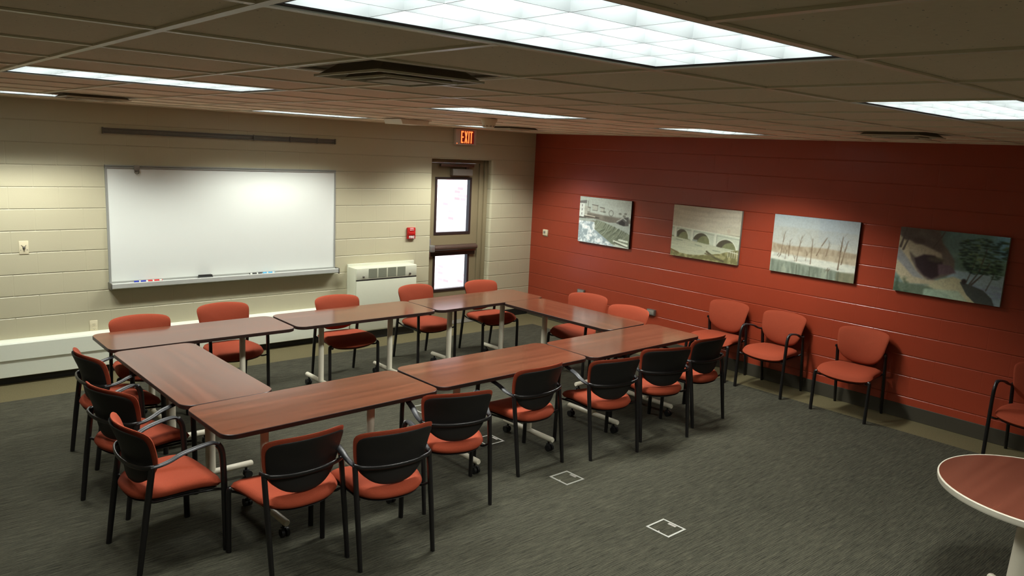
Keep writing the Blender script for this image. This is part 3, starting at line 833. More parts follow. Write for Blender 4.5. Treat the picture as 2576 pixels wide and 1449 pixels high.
def p_dam():
    c = Canvas((176, 186, 176), (186, 192, 182))
    # hazy far bank with mills
    c.poly([(0, .36), (.2, .33), (.45, .36), (.7, .38), (1, .40), (1, .58), (0, .5)], (128, 124, 112))
    c.put((VV > .36) * (VV < .52) * fbm(14, 6, 1), (84, 80, 72), .7)
    c.blur(2)
    for x, y, w, h in ((.26, .16, .10, .12), (.42, .2, .07, .09), (.16, .22, .05, .1)):
        c.poly([(x, y), (x + w, y + .01), (x + w, y + h), (x, y + h)], (176, 180, 168)); c.line([(x - .01, y), (x + w + .01, y + .01)], .008, (92, 90, 82)); c.line([(x, y + h), (x + w, y + h)], .006, (110, 108, 98)); c.line([(x + w, y), (x + w, y + h)], .005, (110, 108, 98))
    for cx, cy in ((.63, .3),):
        d = np.hypot((UU - cx) * 1.5, VV - cy); c.put((np.abs(d - .06) < .008).astype(float), (100, 100, 92), .8)
    for x, y in ((.5, .29), (.8, .29), (.88, .33), (.9, .28)): c.blob(x, y, .035, .025, (92, 94, 84), .7)
    # white mill tower
    c.poly([(0, .12), (.1, .12), (.1, .44), (0, .46)], (214, 220, 212)); c.poly([(0, .1), (.14, .07), (.14, .14), (0, .15)], (112, 112, 108))
    for y in (.18, .27, .36): c.line([(.05, y), (.05, y + .035)], .008, (70, 72, 70))
    c.poly([(.1, .2), (.16, .2), (.16, .42), (.1, .43)], (170, 172, 160)); c.line([(.17, .09), (.17, .2)], .006, (90, 88, 80))
    c.line([(.1, .425), (.4, .435)], .008, (48, 44, 38)); c.line([(.12, .4), (.32, .42)], .008, (220, 214, 196)); c.poly([(0, .44), (.14, .45), (.14, .5), (0, .5)], (86, 84, 78))
    # upper pool
    c.poly([(.0, .48), (.3, .46), (.6, .5), (1, .47), (1, .72), (.3, .5), (0, .56)], (158, 168, 158)); c.tex(fbm(6, 40, 4), .12)
    # boat house
    c.poly([(.74, .5), (.76, .44), (.86, .36), (.96, .34), (.97, .52), (.88, .54)], (84, 84, 80)); c.line([(.75, .46), (.86, .37), (.92, .42)], .012, (168, 172, 164)); c.poly([(.78, .48), (.84, .42), (.9, .46), (.9, .53), (.8, .52)], (48, 46, 44))
    # falling water
    c.poly([(.3, .52), (.36, .48), (.5, .51), (.7, .58), (1, .70), (1, .98), (.78, .97), (.6, .93), (.42, .84), (.27, .7), (.24, .62), (.32, .6)], (118, 126, 106))
    ins = (UU > .24) & (VV > .48)
    for i in range(60):
        t = rng.random(); x0 = .36 + t * .62; y0 = .50 + t * t * .12 + .07 * t
        L = .14 + .16 * rng.random(); dx = -.12 - .08 * rng.random()
        col = (74, 82, 68) if rng.random() < .55 else (172, 180, 162)
        c.line([(x0, y0), (x0 + dx * .4, y0 + L * .6), (x0 + dx, y0 + L)], .006, col, .6, .002)
    # foam
    f = fbm(18, 14, 8)
    edge = .56 + .0 * UU
    foam = ((VV > .53) & (VV > .5 + (UU - .30) * .9) & (UU < .32)) | ((VV > .62) & (VV - .62 > (UU - .24) * .75)) & (UU < .72)
    c.put(foam.astype(float), (206, 216, 216)); c.put(foam * np.clip((f - .46) / .12, 0, 1), (132, 150, 156), .8); c.put(foam * np.clip((.46 - f) / .1, 0, 1), (238, 244, 242), .8); c.put(foam * np.clip((fbm(40, 30, 41) - .52) / .08, 0, 1), (150, 166, 170), .5)
    c.blob(.3, .62, .04, .06, (226, 232, 228), .8)
    c.poly([(.8, .82), (.98, .84), (.98, .88), (.8, .86)], (206, 214, 200)); c.poly([(.7, .86), (.98, .92), (.98, .97), (.7, .9)], (214, 220, 206)); c.line([(.72, .9), (.98, .98)], .008, (60, 60, 50)); c.poly([(.74, .94), (.98, .985), (.98, 1), (.74, .97)], (190, 198, 184))
    c.blur(1); c.tex(fbm(60, 40, 9), .14)
    return c.c
def p_bridge():
    c = Canvas((188, 184, 166), (196, 198, 174))
    c.tex(fbm(3, 12, 11), .16)
    for y in (.12, .2, .3): c.line([(.1, y), (.5, y + .02), (.95, y - .03)], .03, (206, 204, 186), .35)
    # far bank and trees seen through the arches
    c.poly([(0, .5), (1, .5), (1, .74), (0, .64)], (132, 138, 102)); c.put(((VV > .46) & (VV < .72)) * fbm(20, 14, 12), (96, 100, 70), .7)
    # bridge body with three arches
    top = lambda u: .415 + .075 * u
    body = (VV > top(UU)) & (VV < .60 + .17 * UU)
    arches = [(.155, .62, .10, .155), (.455, .67, .125, .175), (.82, .76, .145, .20)]
    hole = np.zeros((NH, NW), bool)
    for cx, cy, rx, ry in arches:
        hole |= (np.hypot((UU - cx) / rx, (VV - cy) / ry) < 1) & (VV < cy + .02)
    c.put((body & ~hole).astype(float), (186, 196, 176))
    for cx, cy, rx, ry in arches:
        d = np.hypot((UU - cx) / rx, (VV - cy) / ry)
        c.put(((np.abs(d - 1.03) < .05) & (VV < cy)).astype(float), (208, 214, 196))
        c.put(((d < 1) & (VV < cy) & (np.hypot((UU - cx - rx * .45) / rx, (VV - cy - .03) / ry) > .92)).astype(float), (78, 74, 62), .9)
    c.line([(0, .415), (1, .49)], .008, (214, 218, 202)); c.line([(0, .45), (1, .53)], .005, (150, 158, 140))
    for x in (.055, .315, .66): c.poly([(x - .018, top(x)), (x + .018, top(x)), (x + .02, .62 + .15 * x), (x - .02, .62 + .15 * x)], (204, 210, 192)); c.line([(x + .02, top(x) + .03), (x + .022, .62 + .15 * x)], .005, (140, 148, 130))
    c.poly([(.325, .63), (.40, .63), (.40, .715), (.325, .715)], (136, 146, 134))
    # river
    riv = VV > .62 + .13 * UU
    c.put(riv.astype(float), (184, 190, 164)); c.put(riv * (fbm(5, 60, 14) > .55), (164, 172, 148), .5)
    for x, y, w in ((.07, .67, .1), (.37, .73, .1), (.64, .79, .1)): c.line([(x, y), (x + w, y + .012)], .01, (128, 138, 118), .7)
    # near bank, logs and railing
    bank = VV > .90 + .05 * np.sin(UU * 5) - .08 * (UU > .75) * (UU - .75) / .25 - .05 * UU
    n = fbm(24, 18, 15)
    c.put(bank.astype(float), (134, 132, 92)); c.put(bank * (n > .52), (104, 102, 66), .7); c.put(bank * (n < .4), (166, 160, 118), .6)
    c.line([(0, .88), (.12, .93)], .015, (112, 100, 66)); c.line([(.55, .83), (.68, .93), (.8, .97)], .018, (88, 84, 62)); c.line([(.53, .87), (.66, .9)], .012, (110, 104, 80))
    for x in (.86, .89, .92, .95, .98): c.line([(x, .76), (x, .88)], .005, (206, 208, 190))
    c.line([(.85, .77), (1, .79)], .008, (206, 208, 190)); c.blob(.84, .4, .03, .05, (186, 176, 156), .6)
    c.blur(1); c.tex(fbm(70, 46, 16), .1)
    return c.c
def p_winter():
    c = Canvas((170, 186, 192), (206, 208, 194), .6)
    c.put((UU > .55) * (VV < .4) * fbm(4, 4, 20), (160, 178, 196), .5)
    # hazy branches and ridge
    ridge = .47 + .05 * np.sin(UU * 5 + .5) * (1 - UU) + .05 * UU
    hz = (VV > ridge) & (VV < .72)
    c.put(hz.astype(float), (176, 164, 140)); c.put(hz * (fbm(60, 10, 21) > .5), (142, 126, 102), .55); c.put((hz & (VV > .6)) * (fbm(40, 8, 22) > .48), (196, 186, 160), .7)
    c.put(((VV > .2) & (VV < ridge)) * fbm(50, 20, 23), (172, 168, 146), .45)
    snow = (VV > .66 + .05 * UU) & (VV < .80 + .06 * UU)
    c.put(snow.astype(float), (214, 218, 204)); c.put(snow * (fbm(10, 30, 24) > .56), (184, 190, 178), .7)
    water = VV > .78 + .07 * UU
    c.put(water.astype(float), (136, 148, 132)); c.put(water * (fbm(40, 2, 25) > .52), (100, 110, 96), .6); c.put(water * (fbm(30, 2, 26) > .6), (180, 186, 166), .6)
    c.poly([(.8, .86), (1, .83), (1, 1), (.8, 1)], (112, 106, 76), .6)
    c.blur(2)
    br = (98, 78, 58)
    def tree(x, y, h, lean=0.0, w=.006, n=5):
        c.line([(x, y), (x + lean * .5, y - h * .55), (x + lean, y - h)], w, br, .95, w * .35)
        for i in range(n):
            t = .45 + .5 * rng.random(); sx = rng.choice((-1, 1)); L = .05 + .06 * rng.random()
            c.line([(x + lean * t, y - h * t), (x + lean * t + sx * L * .4, y - h * t - L)], .0024, br, .6, .001)
    for a in ((.12, .7, .42, .03), (.22, .70, .27, .0), (.32, .78, .46, .04), (.49, .79, .44, .0, .007), (.55, .63, .32, .1), (.66, .62, .24, .03, .005), (.81, .82, .56, .02, .011, 8), (.84, .72, .40, .05, .008), (.43, .74, .16, .01, .004), (.18, .76, .16, .01, .004), (.3, .78, .09, 0, .004)): tree(*a)
    for x in (.33, .49, .7, .82): c.line([(x, .84), (x + .005, 1)], .008, (84, 88, 74), .75)
    for x, y in ((.68, .86), (.7, .87), (.08, .72), (.1, .74)): c.line([(x, y), (x + .02, y - .05)], .004, br)
    for x, y in ((.34, .785), (.5, .80), (.82, .83)): c.blob(x, y, .05, .012, (226, 228, 214), .9)
    c.blur(1); c.tex(fbm(70, 46, 27), .1)
    return c.c
def p_forest():
    c = Canvas((74, 104, 104), (96, 112, 104))
    c.tex(fbm(5, 5, 30), .35)
    c.put(np.clip((UU - .8) / .15, 0, 1) * np.clip((.45 - VV) / .2, 0, 1), (104, 162, 196), .7); c.put(np.clip((UU - .5) / .2, 0, 1) * np.clip((VV - .3) / .1, 0, 1) * (VV < .58) * fbm(14, 12, 31), (72, 104, 74), .9)
    # water on the right
    w = (UU > .5) & (VV > .56) & (VV > .52 + .0 * UU)
    c.put(w.astype(float), (118, 142, 150)); c.put(w * (VV > .72) * (fbm(8, 40, 32) > .5), (96, 104, 134), .6)
    # cliff and cave on the left
    c.poly([(0, 0), (.38, 0), (.42, .18), (.48, .28), (.55, .42), (.56, .60), (.50, .66), (.34, .78), (0, .5)], (82, 76, 70)); c.put(np.clip((.48 - UU) / .1, 0, 1) * np.clip((.5 - VV) / .15, 0, 1) * fbm(12, 12, 33), (46, 40, 38), .8)
    c.poly([(.07, .18), (.14, .2), (.28, .26), (.42, .34), (.44, .42), (.3, .38), (.18, .44), (.1, .34)], (150, 146, 124), .75)
    c.blob(.19, .19, .08, .06, (52, 44, 42), .9)
    c.poly([(0, .12), (.08, .22), (.14, .48), (.22, .66), (.32, .76), (.46, .74), (.52, .7), (.42, .82), (.1, .86), (0, .7)], (142, 136, 112)); c.poly([(0, .3), (.1, .46), (.2, .64), (.3, .76), (.18, .74), (0, .5)], (104, 110, 116), .8)
    c.poly([(.17, .46), (.26, .38), (.36, .38), (.44, .46), (.46, .58), (.42, .68), (.36, .74), (.28, .70), (.2, .58)], (38, 28, 32)); c.poly([(.4, .5), (.52, .5), (.58, .6), (.5, .64), (.42, .66)], (78, 66, 72)); c.blob(.38, .44, .1, .05, (62, 60, 48), .8)
    # path
    c.poly([(.44, .72), (.56, .66), (.66, .7), (.70, .86), (.84, 1), (.1, 1), (.2, .9), (.34, .84)], (146, 146, 118)); c.poly([(0, .86), (.34, .86), (.5, .92), (.6, 1), (0, 1)], (72, 84, 70)); c.poly([(.3, .9), (.62, .86), (.72, 1), (.3, 1)], (128, 150, 132), .8)
    c.put(np.clip((.2 - UU) / .1, 0, 1) * np.clip((VV - .74) / .08, 0, 1) * np.clip((fbm(30, 24, 34) - .46) / .06, 0, 1), (44, 60, 46), .85)
    c.blur(2)
    # shaded bank under the pines
    c.poly([(.62, .72), (.7, .74), (.84, .80), (.92, .9), (.95, 1), (.78, 1), (.7, .9)], (56, 62, 60)); c.blob(.66, .71, .03, .05, (40, 36, 38), 1)
    # trunks
    tk = (60, 54, 50)
    for p, a in (([(.02, .3), (.05, .1), (.06, 0)], .02), ([(.05, .34), (.1, .12), (.11, 0)], .016), ([(.34, .26), (.4, .1), (.43, 0)], .012), ([(.68, .72), (.72, .5), (.74, .3)], .008), ([(.71, .74), (.78, .54), (.82, .2)], .012), ([(.73, .74), (.82, .56), (.86, .4)], .014), ([(.86, .8), (.9, .62), (.92, .48)], .007)): c.line(p, a, tk, .95, a * .5)
    # needles in layered sprays
    for i in range(330):
        t = rng.random(); y = .05 + .52 * t; half = .08 + .15 * math.sin(PI * min(1, .25 + t * .75))
        x = .80 + (rng.random() * 2 - 1) * half
        col = (24, 40, 36) if rng.random() < .62 else ((58, 84, 60) if rng.random() < .7 else (92, 116, 84))
        c.blob(x, y + .03 * abs(x - .8) / .2, .02 + .022 * rng.random(), .010 + .012 * rng.random(), col, .8, .8)
    for i in range(24): c.blob(.9 + rng.random() * .07, .5 + rng.random() * .12, .02, .012, (40, 62, 48), .8, .7)
    c.blur(1); c.tex(fbm(60, 40, 35), .2)
    L_ = np.clip(c.c, 0, 255) / 255
    L_ = np.clip(L_ ** 0.85 * 1.38 - 0.07, 0, 1)
    return 255 * L_

m, nt, b = new_mat('painted_canvas')
ca = nt.nodes.new('ShaderNodeVertexColor'); ca.layer_name = 'paint'
nt.links.new(ca.outputs['Color'], b.inputs['Base Color']); b.inputs['Roughness'].default_value = 0.5
wv_ = nt.nodes.new('ShaderNodeTexNoise'); wv_.inputs['Scale'].default_value = 500
bp = nt.nodes.new('ShaderNodeBump'); bp.inputs['Strength'].default_value = 0.15; bp.inputs['Distance'].default_value = 0.001
tcn = nt.nodes.new('ShaderNodeTexCoord'); nt.links.new(tcn.outputs['Object'], wv_.inputs['Vector'])
nt.links.new(wv_.outputs['Fac'], bp.inputs['Height']); nt.links.new(bp.outputs['Normal'], b.inputs['Normal'])
M['paint'] = m
M['canvas_edge'] = simple('primed_canvas_edge', rgb(150, 150, 138), 0.7, noise=0.05)
M['canvas_edge_dark'] = simple('dark_canvas_edge', rgb(58, 50, 46), 0.7, noise=0.05)

def painting(y0, y1, z0, z1, img, label, edge):
    root = empty('painting', (0, (y0 + y1) / 2, (z0 + z1) / 2)); tag(root, label, 'painting', 'canvas paintings on the red wall')
    w, h = abs(y1 - y0), z1 - z0
    bm = bmesh.new(); box(bm, -0.034, -0.0005, -w / 2, w / 2, -h / 2, h / 2, 0.003); finish('stretched_canvas', bm, M[edge], root, 35)
    # picture face: y decreases to the viewer's right
    xs = w / 2 - np.linspace(0, w, NW + 1); zs = h / 2 - np.linspace(0, h, NH + 1)
    Y, Z = np.meshgrid(xs, zs)
    verts = np.stack([np.full(Y.size, -0.0355), Y.ravel(), Z.ravel()], 1)
    idx = np.arange((NW + 1) * (NH + 1)).reshape(NH + 1, NW + 1)
    faces = np.stack([idx[:-1, :-1].ravel(), idx[1:, :-1].ravel(), idx[1:, 1:].ravel(), idx[:-1, 1:].ravel()], 1)
    me = bpy.data.meshes.new('painted_face'); me.from_pydata(verts.tolist(), [], faces.tolist())
    srgb = np.clip(img, 0, 255) / 255; L = np.where(srgb <= .04045, srgb / 12.92, ((srgb + .055) / 1.055) ** 2.4)
    att = me.color_attributes.new('paint', 'FLOAT_COLOR', 'CORNER')
    cc = np.ones((NH * NW, 4, 4), np.float32); cc[:, :, :3] = L.reshape(-1, 1, 3)
    att.data.foreach_set('color', cc.ravel())
    me.materials.append(M['paint'])
    o = bpy.data.objects.new('painted_face', me); COL.objects.link(o); o.parent = root
painting(-0.985, -1.893, 1.212, 1.824, p_dam() * 1.1, 'canvas painting of a river dam and white mill, nearest the corner', 'canvas_edge_dark')
painting(-2.557, -3.496, 1.228, 1.842, p_bridge() * 1.1, 'canvas painting of a pale stone bridge with arches over a river', 'canvas_edge')
painting(-3.902, -4.84, 1.234, 1.851, p_winter(), 'canvas painting of bare trees on a snowy river bank', 'canvas_edge_dark')
painting(-5.23, -6.155, 1.236, 1.85, p_forest(), 'dark canvas painting of a rocky forest path with pine trees, rightmost', 'canvas_edge')

# ------------------------------------------------------------------ tables
def make_table():
    root = empty('training_table', (0, 0, 0))
    Lt, Dt, rz = 1.525, 0.606, 0.085
    bm = bmesh.new(); prism(bm, rrect(Lt - 0.004, Dt - 0.004, rz, 10), 'z', 0.709, 0.737)
    top = finish('tabletop', bm, M['lam'], root, 30)
    bm = bmesh.new()
    out = rrect(Lt, Dt, rz, 10); inn = rrect(Lt - 0.0045, Dt - 0.0045, rz, 10); n = len(out)
    R = [[bm.verts.new((p[0], p[1], z)) for p in pts] for pts, z in ((inn, 0.7372), (out, 0.7345), (out, 0.7105), (inn, 0.7082))]
    for a in range(4):
        for k in range(n): bm.faces.new((R[a][k], R[a][(k + 1) % n], R[(a + 1) % 4][(k + 1) % n], R[(a + 1) % 4][k]))
    finish('edge_band', bm, M['edge'], top, 30)
    for s in (-1, 1):
        xx = 0.386 * s
        bm = bmesh.new(); tube(bm, [(xx, 0, 0.10), (xx, 0, 0.69)], 0.034, 0.024, (0, 1, 0), 16); box(bm, xx - 0.03, xx + 0.03, -0.06, 0.06, 0.685, 0.7085, 0.004)
        finish('column', bm, M['cream'], root, 40)
        bm = bmesh.new()
        tube(bm, [(xx, -0.297, 0.1), (xx, -0.29, 0.1), (xx, 0.29, 0.1), (xx, 0.297, 0.1)], 0.022, 0.022, (0, 0, 1), 14, [0.8, 1, 1, 0.8])
        fb = finish('foot_bar', bm, M['cream'], root, 40)
        for e in (-1, 1):
            bm = bmesh.new()
            for q in (-0.016, 0.016):
                st_ = len(bm.verts)
                tube(bm, [(xx + q - 0.009, e * 0.262, 0.0275), (xx + q + 0.009, e * 0.262, 0.0275)], 0.027, 0.027, (0, 0, 1), 18)
            tube(bm, [(xx, e * 0.25, 0.035), (xx, e * 0.25, 0.082)], 0.009, 0.009, (0, 1, 0), 10); box(bm, xx - 0.012, xx + 0.012, e * 0.25 - 0.018, e * 0.25 + 0.018, 0.045, 0.06, 0.004)
            finish('caster', bm, M['caster'], fb, 40)
    bm = bmesh.new(); box(bm, -0.36, 0.36, -0.022, 0.022, 0.655, 0.69, 0.004)
    box(bm, -0.42, -0.36, -0.16, 0.16, 0.692, 0.7085, 0.003); box(bm, 0.36, 0.42, -0.16, 0.16, 0.692, 0.7085, 0.003)
    finish('support_beam', bm, M['darksteel'], root, 30)
    return root
TABLES = [
    (-5.442, -1.750, -0.1, 'mahogany-topped table at the left end of the back row, below the whiteboard'),
    (-3.892, -1.737, -0.1, 'mahogany-topped table in the middle of the back row, before the fan coil cabinet'),
    (-2.358, -1.718, 1.6, 'mahogany-topped table at the right end of the back row, mirroring the door glass'),
    (-1.930, -2.772, 91.6, 'mahogany-topped table standing crosswise, closing the right end of the ring'),
    (-5.418, -3.912, 1.6, 'mahogany-topped table of the front row nearest the camera, with its rounded left corner'),
    (-3.870, -3.850, 0.5, 'mahogany-topped table in the middle of the front row'),
    (-2.335, -3.866, 0.7, 'mahogany-topped table at the far right end of the front row'),
    (-5.898, -2.852, 90.8, 'mahogany-topped table standing crosswise, closing the left end of the ring')]
tb = None
for x, y, a, lab in TABLES:
    o = make_table() if tb is None else copy_tree(tb)
    if tb is None: tb = o
    o.location = (x, y, 0); o.rotation_euler = (0, 0, math.radians(a)); tag(o, lab, 'table', 'wheeled training tables set in a ring')

# round table at the right edge
root = empty('round_table', (-2.975, -7.35, 0)); tag(root, 'round reddish table with a cream edge at the lower right corner', 'table')
RT = 0.516
bm = bmesh.new(); lathe(bm, [(RT - 0.005, 0.706), (RT - 0.005, 0.737), (0, 0.737)], 96); rt = finish('round_top', bm, M['roundlam'], root, 30)
bm = bmesh.new()
prof = [(RT - 0.006, 0.7385), (RT - 0.001, 0.7395), (RT + 0.002, 0.734), (RT + 0.001, 0.729), (RT + 0.001, 0.712), (RT - 0.002, 0.703), (RT - 0.006, 0.702)]
nn = 96; R = [[bm.verts.new((r * math.cos(2 * PI * k / nn), r * math.sin(2 * PI * k / nn), z)) for k in range(nn)] for r, z in prof]
for a in range(len(R)):
    for k in range(nn): bm.faces.new((R[a][k], R[a][(k + 1) % nn], R[(a + 1) % len(R)][(k + 1) % nn], R[(a + 1) % len(R)][k]))
finish('edge_band', bm, M['creamedge'], rt, 35)
bm = bmesh.new(); lathe(bm, [(0.125, 0.06), (0.12, 0.1), (0.105, 0.5), (0.1, 0.66), (0.16, 0.7), (0.16, 0.7055)], 32); finish('pedestal', bm, M['cream'], root, 30)
for a in range(4):
    an = 0.93 + a * PI / 2; d = Vector((math.cos(an), math.sin(an), 0))
    bm = bmesh.new(); tube(bm, [d * 0.09 + Vector((0, 0, 0.075)), d * 0.29 + Vector((0, 0, 0.075)), d * 0.30 + Vector((0, 0, 0.075))], 0.024, 0.024, (0, 0, 1), 14, [1, 1, .8])
    ft = finish('foot', bm, M['cream'], root, 40)
    bm = bmesh.new(); lathe(bm, [(0.018, 0.0), (0.02, 0.01), (0.012, 0.014), (0.009, 0.054)], 14, tuple(d * 0.27)); finish('glide', bm, M['caster'], ft, 40)

# ------------------------------------------------------------------ chairs
# local frame: origin on the floor at the middle of the four feet, +y forward, x to the sitter's right
def yc(v):
    t = max(0.0, (v - 0.5) / 0.32)
    return -0.172 - 0.085 * t * t
def back_surface(bm, sc_, t_front, t_back, off, drop=0.0):
    """pillow-shaped curved panel; t_front/t_back: how far each face swells, off: shift along y"""
    nA = 80; S = [0.0, 0.3, 0.6, 0.8, 0.92, 0.98, 1.0]
    def outl(a, s):
        ca_, sa = math.cos(a), math.sin(a)
        if sa >= 0: p = 8.0; bb = 0.152
        else: p = 2.5; bb = 0.188
        r = (abs(ca_) ** p + abs(sa) ** p) ** (-1 / p)
        x = 0.236 * r * ca_; v = bb * r * sa
        x *= 1 + 0.10 * (v / 0.17)
        return x * s * sc_, 0.655 + (v + 0.012 * (1 - (x / 0.236) ** 2) * (sa > 0)) * s * (1 - (1 - sc_) * 0.9)
    rings = []
    for face in (1, -1):
        row = []
        for s in S:
            ring = []
            for k in range(nA if s > 0 else 1):
                x, v = outl(2 * PI * (k + 0.5) / nA, s)
                y = yc(v) + 0.058 * (x / 0.225) ** 2 + off
                sw = math.sqrt(max(0.0, 1 - s ** 5)) if s < 1 else 0
                y += (t_front if face > 0 else -t_back) * sw
                ring.append(bm.verts.new((x, y, v - drop)))
            row.append(ring)
        rings.append(row)
    for row in rings:
        for A, B in zip(row[:-1], row[1:]):
            for k in range(nA):
                if len(A) == 1: bm.faces.new((A[0], B[k], B[(k + 1) % nA]))
                else: bm.faces.new((A[k], A[(k + 1) % nA], B[(k + 1) % nA], B[k]))
    bmesh.ops.remove_doubles(bm, verts=bm.verts, dist=1e-5)

def seat_surface(bm, sc_, z_top, z_bot, dome, wide=1.0):
    nA = 60; S = [0.0, 0.35, 0.65, 0.85, 0.95, 1.0]
    def outl(a, s):
        ca_, sa = math.cos(a), math.sin(a)
        p = 8.0 if sa > 0 else 3.6
        r = (abs(ca_) ** p + abs(sa) ** p) ** (-1 / p)
        x, y = 0.250 * r * ca_, (0.242 if sa > 0 else 0.204) * r * sa
        y += (0.03 if sa > 0 else -0.028) * (1 - min(1, (x / 0.25) ** 2)) * abs(r * sa)
        x *= 1 + 0.075 * (y / 0.22)
        return x * s * sc_ * wide, y * s * sc_
    def sag(x, y):
        t = max(0.0, (y - 0.08) / 0.17)
        return -0.034 * t * t + 0.012 * (x / 0.24) ** 2 - 0.008 * max(0.0, -y / 0.25)
    T, Bq = [], []
    for s in S:
        ta, tb_ = [], []
        for k in range(nA if s > 0 else 1):
            x, y = outl(2 * PI * k / nA, s)
            e = 1 - math.sqrt(max(0, 1 - max(0, (s - 0.82) / 0.18) ** 2)) if s > 0.82 else 0
            zz = z_top + sag(x, y) + dome * (1 - s * s) - e * (z_top - z_bot) * 0.5
            zb = z_bot + sag(x, y) + e * (z_top - z_bot) * 0.5
            ta.append(bm.verts.new((x, y + 0.0, zz))); tb_.append(bm.verts.new((x, y, zb)))
        T.append(ta); Bq.append(tb_)
    for row in (T, Bq):
        for A, B in zip(row[:-1], row[1:]):
            for k in range(nA):
                if len(A) == 1: bm.faces.new((A[0], B[k], B[(k + 1) % nA]))
                else: bm.faces.new((A[k], A[(k + 1) % nA], B[(k + 1) % nA], B[k]))
    bmesh.ops.remove_doubles(bm, verts=bm.verts, dist=1e-5)

def make_chair(arms):
    root = empty('conference_chair', (0, 0, 0))
    bm = bmesh.new(); seat_surface(bm, 1.0, 0.454, 0.390, 0.010, 0.925 if arms else 1.02); st = finish('seat', bm, M['orange'], root, 60)
    bm = bmesh.new(); seat_surface(bm, 0.92, 0.394, 0.377, 0.0, 0.93); finish('seat_pan', bm, M['shell'], st, 60)
    bm = bmesh.new(); back_surface(bm, 1.0, 0.026, 0.012, 0.0); bk = finish('backrest', bm, M['orange'], root, 60)
    bm = bmesh.new(); back_surface(bm, 0.945, 0.004, 0.012, -0.014, 0.014); finish('back_shell', bm, M['shell'], bk, 60)
    for s in (-1, 1):
        # rear leg, leaning forward as it rises
        bm = bmesh.new(); tube(bm, [(s * 0.234, -0.24, 0.0), (s * 0.236, -0.20, 0.3), (s * 0.237, -0.155, 0.602)], 0.0185, 0.015, (0, 1, 0), 12, [0.85, 1, 1])
        finish('leg', bm, M['black'], root, 40)
        if arms:
            bm = bmesh.new()
            P = catmull([(s * 0.268, 0.238, 0.0), (s * 0.268, 0.234, 0.3), (s * 0.268, 0.228, 0.55), (s * 0.267, 0.218, 0.625), (s * 0.266, 0.196, 0.662)], 5)
            tube(bm, P, 0.0185, 0.015, (0, 1, 0), 12); finish('leg', bm, M['black'], root, 40)
            bm = bmesh.new()
            P = catmull([(s * 0.237, -0.165, 0.603), (s * 0.243, -0.12, 0.607), (s * 0.250, -0.065, 0.622), (s * 0.256, -0.005, 0.648), (s * 0.262, 0.06, 0.664), (s * 0.266, 0.13, 0.675), (s * 0.267, 0.172, 0.675), (s * 0.267, 0.2, 0.66)], 5)
            n = len(P); wd = [0.0135 + 0.008 * math.sin(PI * min(1, i / (n - 1))) for i in range(n)]
            tube(bm, P, 0.010, wd, (0, 0, 1), 12); finish('armrest', bm, M['armpad'], root, 50)
        else:
            bm = bmesh.new()
            P = catmull([(s * 0.266, 0.238, 0.0), (s * 0.266, 0.232, 0.3), (s * 0.266, 0.228, 0.37), (s * 0.263, 0.226, 0.392), (s * 0.25, 0.222, 0.397)], 5)
            tube(bm, P, 0.0185, 0.015, (0, 1, 0), 12); finish('leg', bm, M['black'], root, 40)
        # rail beside the seat joining front and rear legs
        bm = bmesh.new()
        P = catmull([(s * 0.237, -0.186, 0.415), (s * 0.222, -0.172, 0.409), (s * 0.2, -0.13, 0.385), (s * 0.19, 0.0, 0.376), (s * 0.2, 0.15, 0.368), (s * 0.225, 0.212, 0.37), (s * 0.262, 0.229, 0.38)], 5)
        tube(bm, P, 0.008, 0.008, (0, 0, 1), 10); finish('side_rail', bm, M['black'], root, 50)
    # hoop round the back
    bm = bmesh.new()
    e = -0.122 if not arms else -0.15
    P = catmull([(-0.243, e, 0.606), (-0.237, -0.168, 0.606), (-0.205, -0.196, 0.601), (-0.11, -0.221, 0.594), (0, -0.229, 0.592), (0.11, -0.221, 0.594), (0.205, -0.196, 0.601), (0.237, -0.168, 0.606), (0.243, e, 0.606)], 6)
    tube(bm, P, 0.0135, 0.0085, (0, 0, 1), 12); finish('back_hoop', bm, M['black'], root, 50)
    return root
ARM = None; PLAIN = None
GT = 'orange upholstered chairs set around the tables'; GW = 'orange upholstered chairs along the red wall'
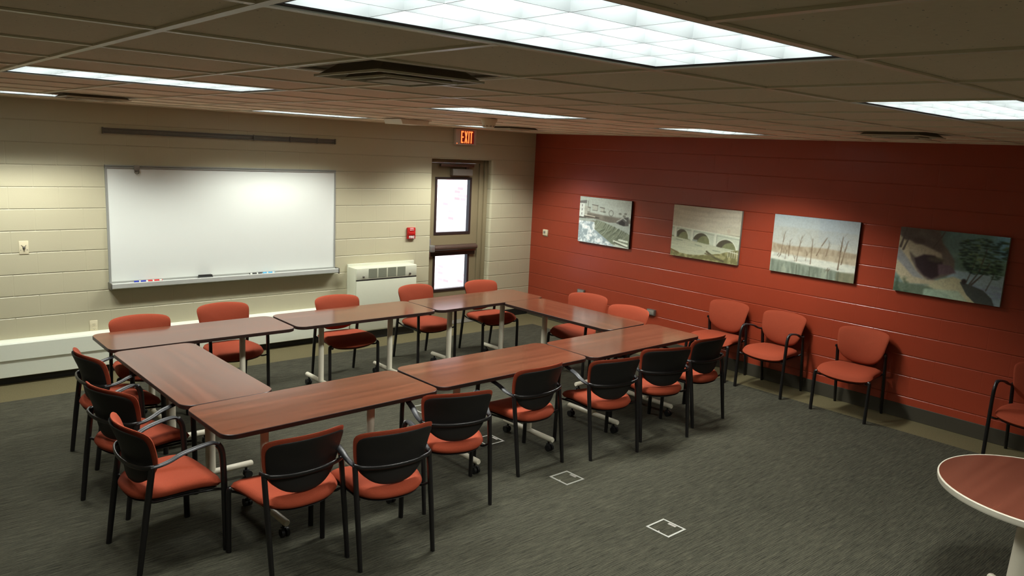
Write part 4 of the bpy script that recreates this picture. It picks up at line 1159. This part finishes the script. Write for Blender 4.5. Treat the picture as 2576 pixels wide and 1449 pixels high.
CH = [
 # back row, facing the camera
 (-5.790, -1.480, (-0.05, -1), 0, GT, 'orange chair behind the back-left table, directly right of the wall outlet, only its backrest showing'),
 (-4.985, -1.290, (0.0, -1), 1, GT, 'orange chair below the middle of the whiteboard, second from the left behind the back tables'),
 (-3.857, -1.420, (-0.046, -1), 0, GT, 'orange armless chair just left of the fan coil cabinet, behind the back-row middle table'),
 (-2.750, -1.257, (0.08, -1), 1, GT, 'orange chair directly in front of the fan coil cabinet, right end'),
 (-1.876, -1.344, (0.0, -1), 0, GT, 'orange armless chair in front of the exit door'),
 # right end, facing left
 (-1.47, -2.47, (-0.95, -0.28), 0, GT, 'orange armless chair at the right end of the ring, the one nearer the corner'),
 (-1.60, -3.16, (-0.98, -0.16), 1, GT, 'bright orange chair at the right end of the ring beside the grey outlet box'),
 # left end, facing right
 (-6.230, -2.264, (0.992, 0.125), 1, GT, 'orange armchair at the left end of the ring, farthest of three, beside the heater'),
 (-6.328, -3.125, (0.945, 0.327), 1, GT, 'orange armchair at the left end of the ring, middle of three'),
 (-6.391, -3.880, (0.995, 0.08), 1, GT, 'orange armchair at the lower left corner of the ring, seen from its side'),
 # front row, seen from behind
 (-5.856, -4.392, (-0.047, 0.999), 0, GT, 'armless chair seen from behind, leftmost of the front row, nearest the camera'),
 (-5.375, -4.590, (0.10, 0.995), 1, GT, 'armchair seen from behind, second from the left in the front row'),
 (-4.642, -4.277, (0.305, 0.952), 1, GT, 'armchair seen from behind, third from the left in the front row'),
 (-3.798, -4.100, (-0.015, 1.0), 1, GT, 'armchair seen from behind, fourth from the left in the front row, middle of the row'),
 (-3.075, -4.258, (0.20, 0.98), 1, GT, 'armchair seen from behind, third from the right in the front row'),
 (-2.397, -4.264, (0.332, 0.943), 1, GT, 'armchair seen from behind, second from the right in the front row'),
 (-1.783, -4.218, (0.013, 1.0), 1, GT, 'armchair seen from behind at the right end of the front row'),
 # along the red wall, facing left
 (-0.285, -3.51, (-1.0, -0.03), 0, GW, 'armless orange chair against the red wall, leftmost there, under the bridge painting'),
 (-0.285, -4.19, (-1.0, 0.0), 1, GW, 'orange armchair against the red wall under the winter tree painting'),
 (-0.290, -5.055, (-0.999, -0.037), 0, GW, 'armless orange chair standing alone by the red wall, left of the forest painting'),
 (-0.290, -6.615, (-1.0, 0.0), 1, GW, 'orange armchair by the red wall cut off by the right edge of the photo'),
]
for x, y, d, arms, grp, lab in CH:
    if arms:
        if ARM is None: ARM = make_chair(True); o = ARM
        else: o = copy_tree(ARM)
    else:
        if PLAIN is None: PLAIN = make_chair(False); o = PLAIN
        else: o = copy_tree(PLAIN)
    o.location = (x, y, 0); o.rotation_euler = (0, 0, math.atan2(d[1], d[0]) - PI / 2)
    tag(o, lab, 'chair', grp)

# ------------------------------------------------------------------ daylight and render look
w = bpy.data.worlds.new('daylight'); sc.world = w; w.use_nodes = True
bg = w.node_tree.nodes['Background']; bg.inputs[0].default_value = (0.74, 0.85, 1.0, 1); bg.inputs[1].default_value = 1.5
sun = bpy.data.lights.new('sun', 'SUN'); sun.energy = 2.9; sun.angle = 0.01; sun.color = (1, 0.96, 0.9)
so = bpy.data.objects.new('sun', sun); COL.objects.link(so); so.location = (0, -20, 30)
so.rotation_euler = Vector((1.0, 0.35, -0.75)).to_track_quat('-Z', 'Y').to_euler()
sc.view_settings.view_transform = 'Standard'
sc.view_settings.look = 'None'
sc.view_settings.exposure = 0.16
sc.view_settings.gamma = 0.98
sc.cycles.use_denoising = True
sc.cycles.max_bounces = 8; sc.cycles.diffuse_bounces = 5; sc.cycles.glossy_bounces = 4
sc.cycles.sample_clamp_indirect = 3; sc.cycles.blur_glossy = 1.5
